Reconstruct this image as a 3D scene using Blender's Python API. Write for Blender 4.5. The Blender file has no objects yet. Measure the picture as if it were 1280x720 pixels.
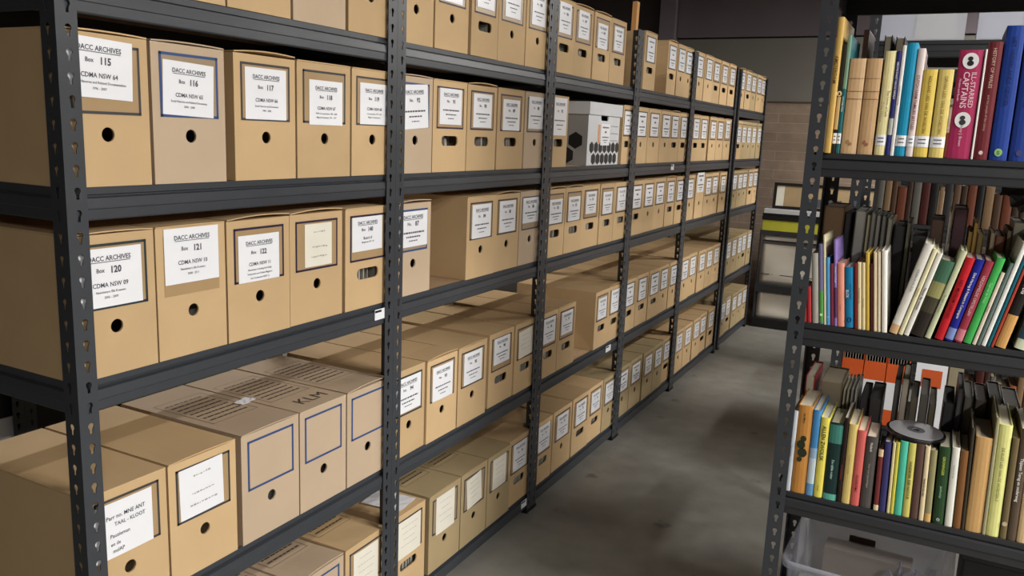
import bpy, bmesh, math, random
from mathutils import Vector, Matrix
random.seed(7)
PI = math.pi
C = bpy.context.scene.collection
R = math.radians

# ------------------------------------------------------------------ materials
def mat(name, col, rough=0.6, metal=0.0, var=0.0, noise=0.0, nscale=20.0, bump=0.0, bscale=200.0, emis=0.0, alpha=1.0, trans=0.0, spec=0.5, coat=0.0, stretch=None):
    m = bpy.data.materials.new(name); m.use_nodes = True
    nt = m.node_tree; N = nt.nodes; L = nt.links
    b = N['Principled BSDF']
    c = tuple((x/255.0)**2.2 for x in col) + (1,)
    b.inputs['Base Color'].default_value = c
    b.inputs['Roughness'].default_value = rough
    b.inputs['Metallic'].default_value = metal
    b.inputs['Specular IOR Level'].default_value = spec
    b.inputs['Coat Weight'].default_value = coat
    if trans: b.inputs['Transmission Weight'].default_value = trans
    if alpha < 1: b.inputs['Alpha'].default_value = alpha
    if emis:
        b.inputs['Emission Color'].default_value = c; b.inputs['Emission Strength'].default_value = emis
    if var or noise or bump:
        tc = N.new('ShaderNodeTexCoord'); oi = N.new('ShaderNodeObjectInfo')
        ad = N.new('ShaderNodeVectorMath'); ad.operation = 'ADD'
        ml = N.new('ShaderNodeVectorMath'); ml.operation = 'SCALE'; ml.inputs['Scale'].default_value = 13.0
        cb = N.new('ShaderNodeCombineXYZ')
        for i in range(3): L.new(oi.outputs['Random'], cb.inputs[i])
        L.new(cb.outputs[0], ml.inputs[0]); L.new(ml.outputs[0], ad.inputs[0]); L.new(tc.outputs['Object'], ad.inputs[1])
        vec = ad.outputs[0]
        if stretch:
            mp = N.new('ShaderNodeMapping'); mp.inputs['Scale'].default_value = stretch
            L.new(vec, mp.inputs[0]); vec = mp.outputs[0]
        hsv = N.new('ShaderNodeHueSaturation'); hsv.inputs['Color'].default_value = c
        mr = N.new('ShaderNodeMapRange'); mr.inputs['To Min'].default_value = 1-var; mr.inputs['To Max'].default_value = 1+var
        L.new(oi.outputs['Random'], mr.inputs['Value'])
        nz = N.new('ShaderNodeTexNoise'); nz.inputs['Scale'].default_value = nscale; nz.inputs['Detail'].default_value = 5
        L.new(vec, nz.inputs['Vector'])
        m2 = N.new('ShaderNodeMapRange'); m2.inputs['From Min'].default_value = .25; m2.inputs['From Max'].default_value = .75
        m2.inputs['To Min'].default_value = 1-noise; m2.inputs['To Max'].default_value = 1+noise
        L.new(nz.outputs['Fac'], m2.inputs['Value'])
        mu = N.new('ShaderNodeMath'); mu.operation = 'MULTIPLY'
        L.new(mr.outputs[0], mu.inputs[0]); L.new(m2.outputs[0], mu.inputs[1]); L.new(mu.outputs[0], hsv.inputs['Value'])
        L.new(hsv.outputs[0], b.inputs['Base Color'])
        if bump:
            bz = N.new('ShaderNodeTexNoise'); bz.inputs['Scale'].default_value = bscale; bz.inputs['Detail'].default_value = 4
            L.new(vec, bz.inputs['Vector'])
            bp = N.new('ShaderNodeBump'); bp.inputs['Strength'].default_value = bump; bp.inputs['Distance'].default_value = 0.002
            L.new(bz.outputs['Fac'], bp.inputs['Height']); L.new(bp.outputs[0], b.inputs['Normal'])
    return m

M = {}
M['kraft'] = mat('kraft_cardboard', (198, 168, 127), .75, var=.07, noise=.05, nscale=9, bump=.12, bscale=60, spec=.3)
M['grey'] = mat('grey_cardboard', (190, 168, 143), .78, var=.04, noise=.04, nscale=9, bump=.12, bscale=60, spec=.3)
M['dull'] = mat('dull_kraft_cardboard', (172, 152, 116), .78, var=.04, noise=.05, nscale=9, bump=.12, bscale=60, spec=.3)
M['pouch_k'] = mat('kraft_label_pouch', (172, 144, 106), .32, var=.05, noise=.05, nscale=12, coat=.3)
M['pouch_g'] = mat('grey_label_pouch', (160, 140, 114), .32, var=.05, noise=.05, nscale=12, coat=.3)
M['slate'] = mat('slate_print', (62, 62, 66), .5)
M['blue'] = mat('blue_print', (52, 78, 128), .5)
M['plum'] = mat('plum_print', (46, 34, 62), .5)
M['green'] = mat('dark_green_print', (38, 54, 58), .5)
M['white'] = mat('white_paper', (240, 242, 248), .32, noise=.012, coat=.5)
M['cream'] = mat('cream_paper', (230, 226, 212), .6, noise=.03)
M['ink'] = mat('grey_ink', (78, 76, 86), .6)
M['inkblack'] = mat('black_ink', (20, 20, 26), .6)
M['pencil'] = mat('pencil_writing', (168, 164, 160), .6)
M['topink'] = mat('dark_brown_print', (84, 72, 60), .7)
M['papers'] = mat('stacked_papers', (170, 165, 155), .8, noise=.35, nscale=300, stretch=(1, 6, .2))
M['steel'] = mat('charcoal_painted_steel', (60, 63, 68), .38, noise=.05, nscale=30, bump=.06, bscale=500)
M['steel2'] = mat('black_painted_steel', (46, 47, 50), .45, noise=.05, nscale=30, bump=.06, bscale=500)
M['foot'] = mat('black_plastic', (18, 18, 20), .5)
M['board'] = mat('chipboard', (168, 140, 108), .8, noise=.10, nscale=60, bump=.2, bscale=300)
M['deck'] = mat('dark_shelf_deck', (34, 33, 33), .6, noise=.08, nscale=30)
M['pages'] = mat('book_pages', (214, 204, 182), .85, noise=.10, nscale=250, stretch=(1, 30, 1) and (30, 1, 1))
M['oldpages'] = mat('aged_book_pages', (150, 138, 112), .9, noise=.16, nscale=250, stretch=(30, 1, 1))
M['foil'] = mat('silver_foil', (242, 236, 224), .36, metal=.45, noise=.05, nscale=6, bump=.8, bscale=9)
M['wood'] = mat('pale_timber', (214, 158, 96), .6, noise=.12, nscale=20, stretch=(8, 8, .6))
M['hex'] = mat('black_hexagon_print', (26, 28, 32), .5)
M['cartonwhite'] = mat('white_carton', (206, 208, 212), .5, noise=.03)
M['cartongrey'] = mat('grey_carton', (150, 150, 148), .6, noise=.03)

def clear_plastic(name, tint, mixf):
    m = bpy.data.materials.new(name); m.use_nodes = True
    nt = m.node_tree; N = nt.nodes; L = nt.links
    b = N['Principled BSDF']; o = N['Material Output']
    b.inputs['Base Color'].default_value = tint + (1,)
    b.inputs['Roughness'].default_value = .22
    t = N.new('ShaderNodeBsdfTransparent'); t.inputs['Color'].default_value = (.93, .94, .97, 1)
    mx = N.new('ShaderNodeMixShader'); mx.inputs[0].default_value = mixf
    L.new(t.outputs[0], mx.inputs[1]); L.new(b.outputs[0], mx.inputs[2]); L.new(mx.outputs[0], o.inputs[0])
    return m
M['clear'] = clear_plastic('clear_plastic', (.62, .64, .72), .34)
M['milky'] = clear_plastic('milky_plastic', (.86, .88, .94), .42)

_cm = {}
def cm(rgb, rough=.45):
    lum = .3*rgb[0]+.59*rgb[1]+.11*rgb[2]; rgb = tuple(int(c+(lum-c)*.10) for c in rgb)
    k = (rgb, rough)
    if k not in _cm: _cm[k] = mat('cloth_%d_%d_%d' % rgb, rgb, rough, noise=.05, nscale=25, spec=.4)
    return _cm[k]

# ------------------------------------------------------------------ mesh helpers
def newbm(): return bmesh.new()
def add_box(bm, x0, x1, y0, y1, z0, z1, mi=0, bev=0.0):
    vs = [bm.verts.new(p) for p in [(x0,y0,z0),(x1,y0,z0),(x1,y1,z0),(x0,y1,z0),(x0,y0,z1),(x1,y0,z1),(x1,y1,z1),(x0,y1,z1)]]
    fs = []
    for q in [(0,3,2,1),(4,5,6,7),(0,1,5,4),(1,2,6,5),(2,3,7,6),(3,0,4,7)]:
        f = bm.faces.new([vs[i] for i in q]); f.material_index = mi; fs.append(f)
    if bev:
        es = list({e for f in fs for e in f.edges})
        r = bmesh.ops.bevel(bm, geom=es, offset=bev, segments=2, profile=.6, affect='EDGES')
        for f in r['faces']: f.material_index = mi
    return vs
def add_prism(bm, pts, axis, a0, a1, mi=0):
    """closed 2D polygon extruded along an axis. axis 'y': pts are (x,z); 'x': (y,z); 'z': (x,y)"""
    def P(p, a):
        return {'y': (p[0], a, p[1]), 'x': (a, p[0], p[1]), 'z': (p[0], p[1], a)}[axis]
    A = [bm.verts.new(P(p, a0)) for p in pts]; B = [bm.verts.new(P(p, a1)) for p in pts]
    n = len(pts); fs = []
    for i in range(n):
        fs.append(bm.faces.new([A[i], A[(i+1)%n], B[(i+1)%n], B[i]]))
    fs.append(bm.faces.new(A[::-1])); fs.append(bm.faces.new(B))
    for f in fs: f.material_index = mi
def add_cyl(bm, c, r, h, axis='z', n=20, mi=0):
    pts = [(math.cos(2*PI*i/n)*r, math.sin(2*PI*i/n)*r) for i in range(n)]
    if axis == 'z': add_prism(bm, [(c[0]+p[0], c[1]+p[1]) for p in pts], 'z', c[2], c[2]+h, mi)
    if axis == 'y': add_prism(bm, [(c[0]+p[0], c[2]+p[1]) for p in pts], 'y', c[1], c[1]+h, mi)
    if axis == 'x': add_prism(bm, [(c[1]+p[0], c[2]+p[1]) for p in pts], 'x', c[0], c[0]+h, mi)
def mesh_of(name, bm, mats):
    bmesh.ops.recalc_face_normals(bm, faces=bm.faces[:])
    me = bpy.data.meshes.new(name); bm.to_mesh(me); bm.free()
    for m in (mats if isinstance(mats, (list, tuple)) else [mats]): me.materials.append(m)
    return me
def link(name, me, parent=None, loc=(0,0,0), rot=(0,0,0)):
    o = bpy.data.objects.new(name, me); C.objects.link(o)
    o.location = loc; o.rotation_euler = rot
    if parent is not None: o.parent = parent
    return o
def obj(name, bm, mats, parent=None, loc=(0,0,0), rot=(0,0,0)): return link(name, mesh_of(name, bm, mats), parent, loc, rot)
def tag(o, label, cat, group=None, kind=None):
    if label: o['label'] = label
    if cat: o['category'] = cat
    if group: o['group'] = group
    if kind: o['kind'] = kind
    return o
def thing(name, label, cat, loc=(0,0,0), rot=(0,0,0), group=None):
    o = bpy.data.objects.new(name, None); o.empty_display_size = .05; C.objects.link(o)
    o.location = loc; o.rotation_euler = rot
    return tag(o, label, cat, group)
def struct(name, bm, m, loc=(0,0,0)):
    o = obj(name, bm, m, None, loc); o['kind'] = 'structure'; return o
def copy_tree(o, parent=None):
    c = o.copy(); C.objects.link(c)
    if parent is not None: c.parent = parent
    for ch in list(o.children): copy_tree(ch, c)
    return c

# plate in (u,v) plane with holes; one hole polygon per rectangular cell
def cell(F, u0, u1, v0, v1, hole, cu, cv):
    """F(u,v)->vert ; fills the rectangle around the hole"""
    n = len(hole)
    ring = [(cu+p[0], cv+p[1]) for p in hole]
    corners = [(u1,v0),(u1,v1),(u0,v1),(u0,v0)]
    def proj(p):
        dx, dy = p[0]-cu, p[1]-cv
        ts = []
        if dx > 1e-9: ts.append((u1-cu)/dx)
        if dx < -1e-9: ts.append((u0-cu)/dx)
        if dy > 1e-9: ts.append((v1-cv)/dy)
        if dy < -1e-9: ts.append((v0-cv)/dy)
        t = min(ts); return (cu+dx*t, cv+dy*t)
    out = [proj(p) for p in ring]
    # snap the closest projected point to each corner
    for c in corners:
        k = min(range(n), key=lambda i: abs(math.atan2(math.sin(math.atan2(out[i][1]-cv, out[i][0]-cu)-math.atan2(c[1]-cv, c[0]-cu)), math.cos(math.atan2(out[i][1]-cv, out[i][0]-cu)-math.atan2(c[1]-cv, c[0]-cu)))))
        out[k] = c
    return [[F(*ring[i]), F(*ring[(i+1)%n]), F(*out[(i+1)%n]), F(*out[i])] for i in range(n)], ring

def round_hole(r, n=20): return [(math.cos(2*PI*i/n)*r, math.sin(2*PI*i/n)*r) for i in range(n)]
def slot_hole(w, h, r, k=5):
    p = []
    for sx, sy, a0 in ((1,-1,-90),(1,1,0),(-1,1,90),(-1,-1,180)):
        for i in range(k):
            a = R(a0 + 90*i/(k-1)); p.append((sx*(w/2-r)+math.cos(a)*r, sy*(h/2-r)+math.sin(a)*r))
    return p
def key_hole():
    # round head above a narrow neck
    p = []
    for i in range(9):
        a = R(-50 + 280*i/8); p.append((math.cos(a)*.0058, .004+math.sin(a)*.0058))
    p += [(-.0027, -.004), (-.0027, -.0105), (.0027, -.0105), (.0027, -.004)]
    return p

# ------------------------------------------------------------------ writing
_tc = {}
def glyphs(s, offs):
    k = (s, offs)
    if k not in _tc:
        cu = bpy.data.curves.new('t', 'FONT'); cu.body = s; cu.size = 1.0; cu.align_x = 'CENTER'; cu.resolution_u = 2; cu.offset = offs
        o = bpy.data.objects.new('t', cu)
        me = bpy.data.meshes.new_from_object(o)
        vs = [tuple(v.co) for v in me.vertices]; fs = [tuple(p.vertices) for p in me.polygons]
        bpy.data.objects.remove(o); bpy.data.curves.remove(cu); bpy.data.meshes.remove(me)
        _tc[k] = (vs, fs)
    return _tc[k]
def put_text(bm, s, size, cx, cy, frame, offs=0.0, xs=1.0, mi=0):
    """frame(u,v) -> 3D point; text centred on (cx,cy)"""
    vs, fs = glyphs(s, offs)
    if not vs: return
    w = [v[0] for v in vs]; mid = (min(w)+max(w))/2
    V = [bm.verts.new(frame(cx+(v[0]-mid)*size*xs, cy+(v[1]-.35)*size)) for v in vs]
    for f in fs:
        try:
            q = bm.faces.new([V[i] for i in f]); q.material_index = mi
        except ValueError: pass
def put_bar(bm, u0, u1, v0, v1, frame, mi=0):
    f = bm.faces.new([bm.verts.new(frame(*p)) for p in ((u0,v0),(u1,v0),(u1,v1),(u0,v1))]); f.material_index = mi
def dashes(bm, cy, width, h, frame, seed, mi=0):
    rr = random.Random(seed); u = -width/2
    while u < width/2:
        w = min(rr.uniform(.004, .013), width/2-u)
        put_bar(bm, u, u+w, cy-h/2, cy+h/2, frame, mi); u += w+.0022

FX = lambda d: (lambda u, v: (d, u, v))      # on a face looking towards +X
FT = lambda d: (lambda u, v: (-v, u, d))     # lying on a top face, read from +X
FS = lambda d: (lambda u, v: (v, d, -u))     # on a spine facing -Y, reading downwards
FSU = lambda d: (lambda u, v: (-v, d, u))    # on a spine facing -Y, reading upwards
FH = lambda d: (lambda u, v: (u, d, v))      # on a spine facing -Y, horizontal

# ------------------------------------------------------------------ archive box
BH = .254; BD = .385
_boxmesh = {}
def box_mesh(w, kind, hole, frame, fr):
    k = (w, kind, hole, frame, fr)
    if k in _boxmesh: return _boxmesh[k]
    bm = newbm(); y0, y1 = -w/2, w/2; cz = .088
    cy = 0.0
    verts = {}
    def F(u, v):
        q = (round(u,5), round(v,5))
        if q not in verts: verts[q] = bm.verts.new((0, u, v))
        return verts[q]
    hp = round_hole(.0125) if hole == 'r' else slot_hole(min(.086, w*.5), .028, .0115)
    zc0, zc1 = cz-.03, cz+.03
    quads, ring = cell(F, y0, y1, zc0, zc1, hp, cy, cz)
    for q in quads:
        if len(set(q)) == 4: bm.faces.new(q)
        else:
            q2 = []; [q2.append(x) for x in q if x not in q2]
            if len(q2) > 2: bm.faces.new(q2)
    lowpts = sorted({p for p in verts if abs(p[1]-round(zc0,5)) < 1e-6})
    hipts = sorted({p for p in verts if abs(p[1]-round(zc1,5)) < 1e-6})
    lo = [verts[p] for p in lowpts]; hi = [verts[p] for p in hipts]
    b0 = F(y0, 0); b1 = F(y1, 0); t0 = F(y0, BH); t1 = F(y1, BH)
    bm.faces.new([b0, b1]+lo[::-1]); bm.faces.new([t1, t0]+hi)
    # thickness of the board round the hole
    inner = [bm.verts.new((-.004, p[0], p[1])) for p in ring]; outer = [F(*p) for p in ring]; n = len(ring)
    for i in range(n): bm.faces.new([outer[i], inner[i], inner[(i+1)%n], outer[(i+1)%n]])
    # other faces
    B = [bm.verts.new(p) for p in ((-BD,y0,0),(-BD,y1,0),(-BD,y1,BH),(-BD,y0,BH))]
    sidel = [verts[p] for p in sorted([p for p in verts if abs(p[0]-round(y0,5)) < 1e-6], key=lambda p: p[1])]
    sider = [verts[p] for p in sorted([p for p in verts if abs(p[0]-round(y1,5)) < 1e-6], key=lambda p: p[1])]
    bm.faces.new(B); bm.faces.new([b0, B[0], B[1], b1]); bm.faces.new([t0, t1, B[2], B[3]])
    bm.faces.new([B[0]] + sidel + [B[3]]); bm.faces.new([B[1]] + sider + [B[2]])
    mats = [M[kind], M['pouch_k' if kind == 'kraft' else 'pouch_g'], M[{'bareblue': 'blue'}.get(frame, frame)] if {'bareblue': 'blue'}.get(frame, frame) in M else M['slate'], M['topink']]
    if frame != 'none':
        fw, fz0, fz1 = fr
        g = FX(.0006); g2 = FX(.0009); t = .0048 if frame not in ('blue', 'bareblue') else .0052
        if frame not in ('bare', 'bareblue'): put_bar(bm, -fw, fw, fz0, fz1, g, 1)
        if frame not in ('tape',):
            for a in ((-fw,fw,fz1-t,fz1),(-fw,fw,fz0,fz0+t),(-fw,-fw+t,fz0,fz1),(fw-t,fw,fz0,fz1)): put_bar(bm, a[0],a[1],a[2],a[3], g2, 2)
    # side seam print
    me = bpy.data.meshes.new('archive_box_body')
    bmesh.ops.recalc_face_normals(bm, faces=bm.faces[:])
    bm.to_mesh(me); bm.free()
    for m in mats: me.materials.append(m)
    _boxmesh[k] = me
    return me
_lid = {}
def lid_mesh(w, kind, var):
    k = (w, kind, var)
    if k in _lid: return _lid[k]
    bm = newbm()
    # tuck flap of the top: a thin sheet a little above the body, lifting at the front edge
    n = 6; lift = (.0005, .003, .0055)[var]
    top = []; bot = []
    for j in range(5):
        x = .0015 - j*(BD/4)*.999
        row = []; rb = []
        for i in range(n+1):
            y = -w/2+.0008 + (w-.0016)*i/n
            z = BH + .0026 + (lift*(1-abs(2*i/n-1)**2*.8) if j == 0 else 0)
            if j == 0 and var == 2: z += .003*(i/n)
            row.append(bm.verts.new((x, y, z))); rb.append(bm.verts.new((x, y, z-.0024)))
        top.append(row); bot.append(rb)
    for j in range(4):
        for i in range(n):
            bm.faces.new([top[j][i], top[j][i+1], top[j+1][i+1], top[j+1][i]])
            bm.faces.new([bot[j][i], bot[j+1][i], bot[j+1][i+1], bot[j][i+1]])
    for i in range(n):
        bm.faces.new([top[0][i], bot[0][i], bot[0][i+1], top[0][i+1]]); bm.faces.new([top[4][i], top[4][i+1], bot[4][i+1], bot[4][i]])
    for j in range(4):
        bm.faces.new([top[j][0], top[j+1][0], bot[j+1][0], bot[j][0]]); bm.faces.new([top[j][n], bot[j][n], bot[j+1][n], top[j+1][n]])
    me = mesh_of('lid_flap', bm, M[kind]); _lid[k] = me; return me
_pap = {}
def papers_mesh(w, hole):
    k = (w, hole)
    if k not in _pap:
        bm = newbm(); rr = random.Random(int(w*1000))
        if hole == 's':
            y = -w*.36
            while y < w*.34:
                t = rr.uniform(.003, .010)
                add_box(bm, -.33, -.012-rr.uniform(0, .03), y, y+t, .006, rr.uniform(.092, .12)); y += t+rr.uniform(.002, .012)
        else:
            add_box(bm, -.33, -.03, -w*.30, -w*.02, .006, .098); add_box(bm, -.33, -.045, w*.05, w*.3, .006, .1)
        _pap[k] = mesh_of('paper_files', bm, M['papers'])
    return _pap[k]
_lab = {}
def label_mesh(lw, lh, m):
    k = (lw, lh, m)
    if k not in _lab:
        bm = newbm(); n = 4
        for i in range(n):   # slightly bowed sheet
            pass
        g = [[bm.verts.new((.0016+.0008*math.sin(PI*i/n), -lw/2+lw*i/n, -lh/2+lh*j)) for i in range(n+1)] for j in (0, 1)]
        gb = [[bm.verts.new((.0013+.0008*math.sin(PI*i/n), -lw/2+lw*i/n, -lh/2+lh*j)) for i in range(n+1)] for j in (0, 1)]
        for i in range(n):
            bm.faces.new([g[0][i], g[0][i+1], g[1][i+1], g[1][i]]); bm.faces.new([gb[0][i], gb[1][i], gb[1][i+1], gb[0][i+1]])
            bm.faces.new([g[0][i], gb[0][i], gb[0][i+1], g[0][i+1]]); bm.faces.new([g[1][i], g[1][i+1], gb[1][i+1], gb[1][i]])
        for i in (0, n): bm.faces.new([g[0][i], g[1][i], gb[1][i], gb[0][i]])
        _lab[k] = mesh_of('label', bm, M[m])
    return _lab[k]
_txt = {}
def text_for(style, num, lw, lh):
    k = (style, num, lw, lh)
    if k in _txt: return _txt[k]
    bm = newbm(); f = FX(.0028); s = lw/.105; h = lh
    mats = [M['ink']]
    if style == 'cdma':
        put_text(bm, 'DACC ARCHIVES', .0098*s, 0, h*.33, f, .018, .92); put_bar(bm, -.033*s, .033*s, h*.33-.0058*s, h*.33-.0048*s, f)
        put_text(bm, 'Box', .0088*s, -.015*s, h*.13, f, .016, .9); put_text(bm, str(num[0]), .0135*s, .010*s, h*.13, f, .035, .9)
        put_text(bm, num[1], .0092*s, 0, -h*.12, f, .014, .92)
        for i, t in enumerate(num[2]): put_text(bm, t, .0050*s, 0, -h*.24-i*.0080*s, f, .006, .92)
    elif style == 'no':
        put_text(bm, 'DACC ARCHIVES', .0100*s, 0, h*.34, f, .018, .92); put_bar(bm, -.034*s, .034*s, h*.34-.0060*s, h*.34-.0050*s, f)
        put_text(bm, 'No.', .0095*s, -.014*s, h*.15, f, .012); put_text(bm, str(num[0]), .0135*s, .013*s, h*.15, f, .03)
        dashes(bm, -h*.10, .078*s, .0035*s, f, num[0]); dashes(bm, -h*.22, .05*s, .003*s, f, num[0]+3); dashes(bm, -h*.33, .03*s, .0022*s, f, num[0]+5)
    elif style == 'far':
        mats = [M['ink']]
        dashes(bm, h*.33, .07*s, .006*s, f, 5+num); dashes(bm, h*.12, .022*s, .008*s, f, 11+num); dashes(bm, -h*.12, .075*s, .005*s, f, 2+num); dashes(bm, -h*.26, .055*s, .004*s, f, 3+num); dashes(bm, -h*.36, .03*s, .003*s, f, 4+num)
    elif style == 'pencil':
        mats = [M['pencil']]
        rr = random.Random(num)
        for j, (yy, ww) in enumerate(((.3, .04), (-.05, .05), (-.28, .06))):
            u = -ww*s*.5
            while u < ww*s*.5:
                a = rr.uniform(.003, .008); put_bar(bm, u, u+a, h*yy-.0008+rr.uniform(-.001, .001), h*yy+.0009+rr.uniform(0, .002), f); u += a+.002
    elif style == 'hand':
        mats = [M['inkblack']]
        put_text(bm, 'Parr no. MNE ANT', .0095*s, .006, h*.24, f, .006, .9); put_text(bm, 'TAAL - KLOOT', .0090*s, .014, h*.10, f, .006, .9)
        put_text(bm, 'Pauzieman', .0090*s, -.008, -h*.10, f, .004, .9); put_text(bm, 'en de', .0085*s, -.018, -h*.25, f, .004, .9); put_text(bm, 'mslAP', .0088*s, -.012, -h*.38, f, .004, .9)
    elif style == 'lined':
        mats = [M['pencil']]
        for i in range(4): dashes(bm, h*(.32-.17*i), lw*(.7-.1*((i+num) % 3)), .0014, f, i+num)
    me = mesh_of('printed_text', bm, mats); _txt[k] = me; return me
_tp = {}
def top_print(kind, klm):
    k = (kind, klm)
    if k not in _tp:
        bm = newbm(); f = FT(BH+.0036)
        # outlined panel with lines of print, read from the front of the box
        def rect(u0, u1, v0, v1, t=.0012):
            for a in ((u0,u1,v0,v0+t),(u0,u1,v1-t,v1),(u0,u0+t,v0,v1),(u1-t,u1,v0,v1)): put_bar(bm, *a, f)
        rect(-.068, .068, .105, .30)
        for i in range(8):
            v = .125+.021*i
            rr = random.Random(i)
            u = -.056
            while u < .05:
                a = rr.uniform(.006, .02); a = min(a, .056-u); put_bar(bm, u, u+a, v, v+.0055, f); u += a+.003
        if klm: put_text(bm, 'KLM', .052, .012, .052, f, .0)
        _tp[k] = mesh_of('printed_panel', bm, M['topink'])
    return _tp[k]

ORD = ['first','second','third','fourth','fifth','sixth','seventh','eighth','ninth','tenth','eleventh','twelfth','thirteenth','fourteenth','fifteenth','sixteenth','seventeenth','eighteenth','nineteenth','twentieth']
def ordn(i):
    if i < 20: return ORD[i]
    return {20:'twenty-first',21:'twenty-second',22:'twenty-third',23:'twenty-fourth',24:'twenty-fifth',25:'twenty-sixth',26:'twenty-seventh',27:'twenty-eighth',28:'twenty-ninth',29:'thirtieth',30:'thirty-first',31:'thirty-second',32:'thirty-third',33:'thirty-fourth',34:'thirty-fifth'}[i]

def archive_box(ya, yb, z, kind, hole, frame, lab, label, x=-.004, fr=None, top=None, yaw=0, lidv=None):
    w = round(min(yb-ya-.0015, .182), 3); yc = (ya+yb)/2
    t = thing('archive_box', label, 'box', (x, yc, z), (0, 0, R(yaw)), 'archive boxes on the long rack')
    if fr is None: fr = (round(w*.40, 4), .122, .238)
    link('box_body', box_mesh(w, kind, hole, frame, fr), t)
    link('lid_flap', lid_mesh(w, kind, random.choice((0, 0, 1, 2)) if lidv is None else lidv), t)
    if hole == 's' or random.random() < .4: link('paper_files', papers_mesh(w, hole), t)
    if lab:
        style, num, lw, lh, dy, dz, rot = lab
        lm = 'cream' if style == 'lined' or (style == 'pencil' and num == 3) else 'white'
        lo = link('label', label_mesh(lw, lh, lm), t, (0, dy, dz), (R(rot), 0, 0))
        link('printed_text', text_for(style, num, lw, lh), lo)
    if top: link('printed_panel', top_print(kind, top == 'klm'), t)
    return t

# ------------------------------------------------------------------ racks
# levels of the long rack, heights of the shelf tops
LZ = {'T': 1.651, 'B': 1.313, 'C': .977, 'D': .508, 'E': .074}
BAYS = [(.8556, 1.7699), (1.7705, 2.6911), (2.6917, 3.6005), (3.6011, 4.5134), (4.5140, 5.535), (5.605, 6.515)]

_post = {}
def post_mesh(height, sx, sy, m):
    """angle post: flange along sy*Y (in the face plane x=0) and flange along -sx*X"""
    k = (height, sx, sy, m)
    if k in _post: return _post[k]
    bm = newbm(); W = .038; pitch = .0372; n = int((height-.01)//pitch); z0 = (height-n*pitch)/2
    hp = key_hole()
    for fl in (0, 1):
        vs = {}
        def P(u, v, d):
            if fl == 0: return (-sx*d, sy*u, v)
            return (-sx*u, sy*d, v)
        for d in (0, .0018):
            def F(u, v, d=d):
                q = (round(u,5), round(v,5), d)
                if q not in vs: vs[q] = bm.verts.new(P(u, v, d))
                return vs[q]
            for i in range(n):
                za = z0+i*pitch; quads, ring = cell(F, 0, W, za, za+pitch, hp, W*.56, za+pitch/2)
                for q in quads:
                    q2 = []; [q2.append(x) for x in q if x not in q2]
                    if len(q2) > 2: bm.faces.new(q2)
                if d == 0:
                    m2 = len(ring)
                    for a in range(m2):
                        r0, r1 = ring[a], ring[(a+1) % m2]
                        bm.faces.new([F(*r0), F(*r1), F(*r1, d=.0018), F(*r0, d=.0018)])
            for a, b in ((0, z0), (z0+n*pitch, height)): bm.faces.new([F(0,a), F(W,a), F(W,b), F(0,b)])
        # free edge
        bm.faces.new([bm.verts.new(P(W,0,0)), bm.verts.new(P(W,0,.0018)), bm.verts.new(P(W,height,.0018)), bm.verts.new(P(W,height,0))])
        bm.faces.new([bm.verts.new(P(0,height,0)), bm.verts.new(P(W,height,0)), bm.verts.new(P(W,height,.0018)), bm.verts.new(P(0,height,.0018))])
    me = mesh_of('post', bm, M[m]); _post[k] = me; return me
_foot = {}
def foot_mesh(sx, sy):
    k = (sx, sy)
    if k not in _foot:
        bm = newbm(); add_box(bm, *sorted((-.044*sx, .003*sx)), *sorted((.0002*sy, .042*sy)), 0, .012, bev=.002); _foot[k] = mesh_of('foot', bm, M['foot'])
    return _foot[k]
BHH = .056
PROF = [(-.012,0),(-.0075,0),(-.0075,-.0125),(-.0105,-.0145),(-.0105,-.0165),(.0012,-.0185),(.003,-.034),(.003,-.036),(.0010,-.0375),(.0010,-.0535),(-.001,-.056),(-.012,-.056)]
def bay(name, label, cat, group, length, depth, levels, height, loc, yaw, pm='steel', deck='board', bm_='steel', tags=()):
    """local frame: x=0 front face plane (towards +X), y along the bay, origin front-left-bottom"""
    t = thing(name, label, cat, loc, (0, 0, R(yaw)), group)
    F0 = .0065
    for sx, x in ((1, F0), (-1, -depth)):
        for sy, y in ((1, 0), (-1, length)):
            p = link('post', post_mesh(height, sx, sy, pm), t, (x, y, .004))
            f = link('foot', foot_mesh(sx, sy), p, (0, 0, -.004))
    for z in levels:
        b = newbm(); add_prism(b, PROF, 'y', .003, length-.003); obj('front_beam', mesh2(b), None, t, (0, 0, z)) if False else link('front_beam', mesh_of('front_beam', b, M[bm_]), t, (0, 0, z))
        b = newbm(); add_prism(b, [(-depth*1+(-p[0]-.002), p[1]) for p in PROF], 'y', .003, length-.003); link('rear_beam', mesh_of('rear_beam', b, M[bm_]), t, (0, 0, z))
        for y, s in ((.0022, 1), (length-.0022, -1)):
            b = newbm(); add_prism(b, [(y+s*(-(q[0])*.4+.0012), q[1]) for q in PROF], 'x', -depth+.004, -.004)
            link('side_beam', mesh_of('side_beam', b, M[bm_]), t, (0, 0, z))
        b = newbm(); add_box(b, -depth+.014, -.0125, .009, length-.009, -.0128, -.0008); link('shelf_board', mesh_of('shelf_board', b, M[deck]), t, (0, 0, z))
    for (yy, z, w) in tags:
        b = newbm(); add_box(b, .0032, .0042, 0, w, -.040, -.012, 0); add_box(b, .0042, .0046, .001, w*.62, -.0205, -.0145, 1); link('shelf_tag', mesh_of('shelf_tag', b, [M['white'], M['inkblack']]), t, (0, yy, z))
    return t

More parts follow.
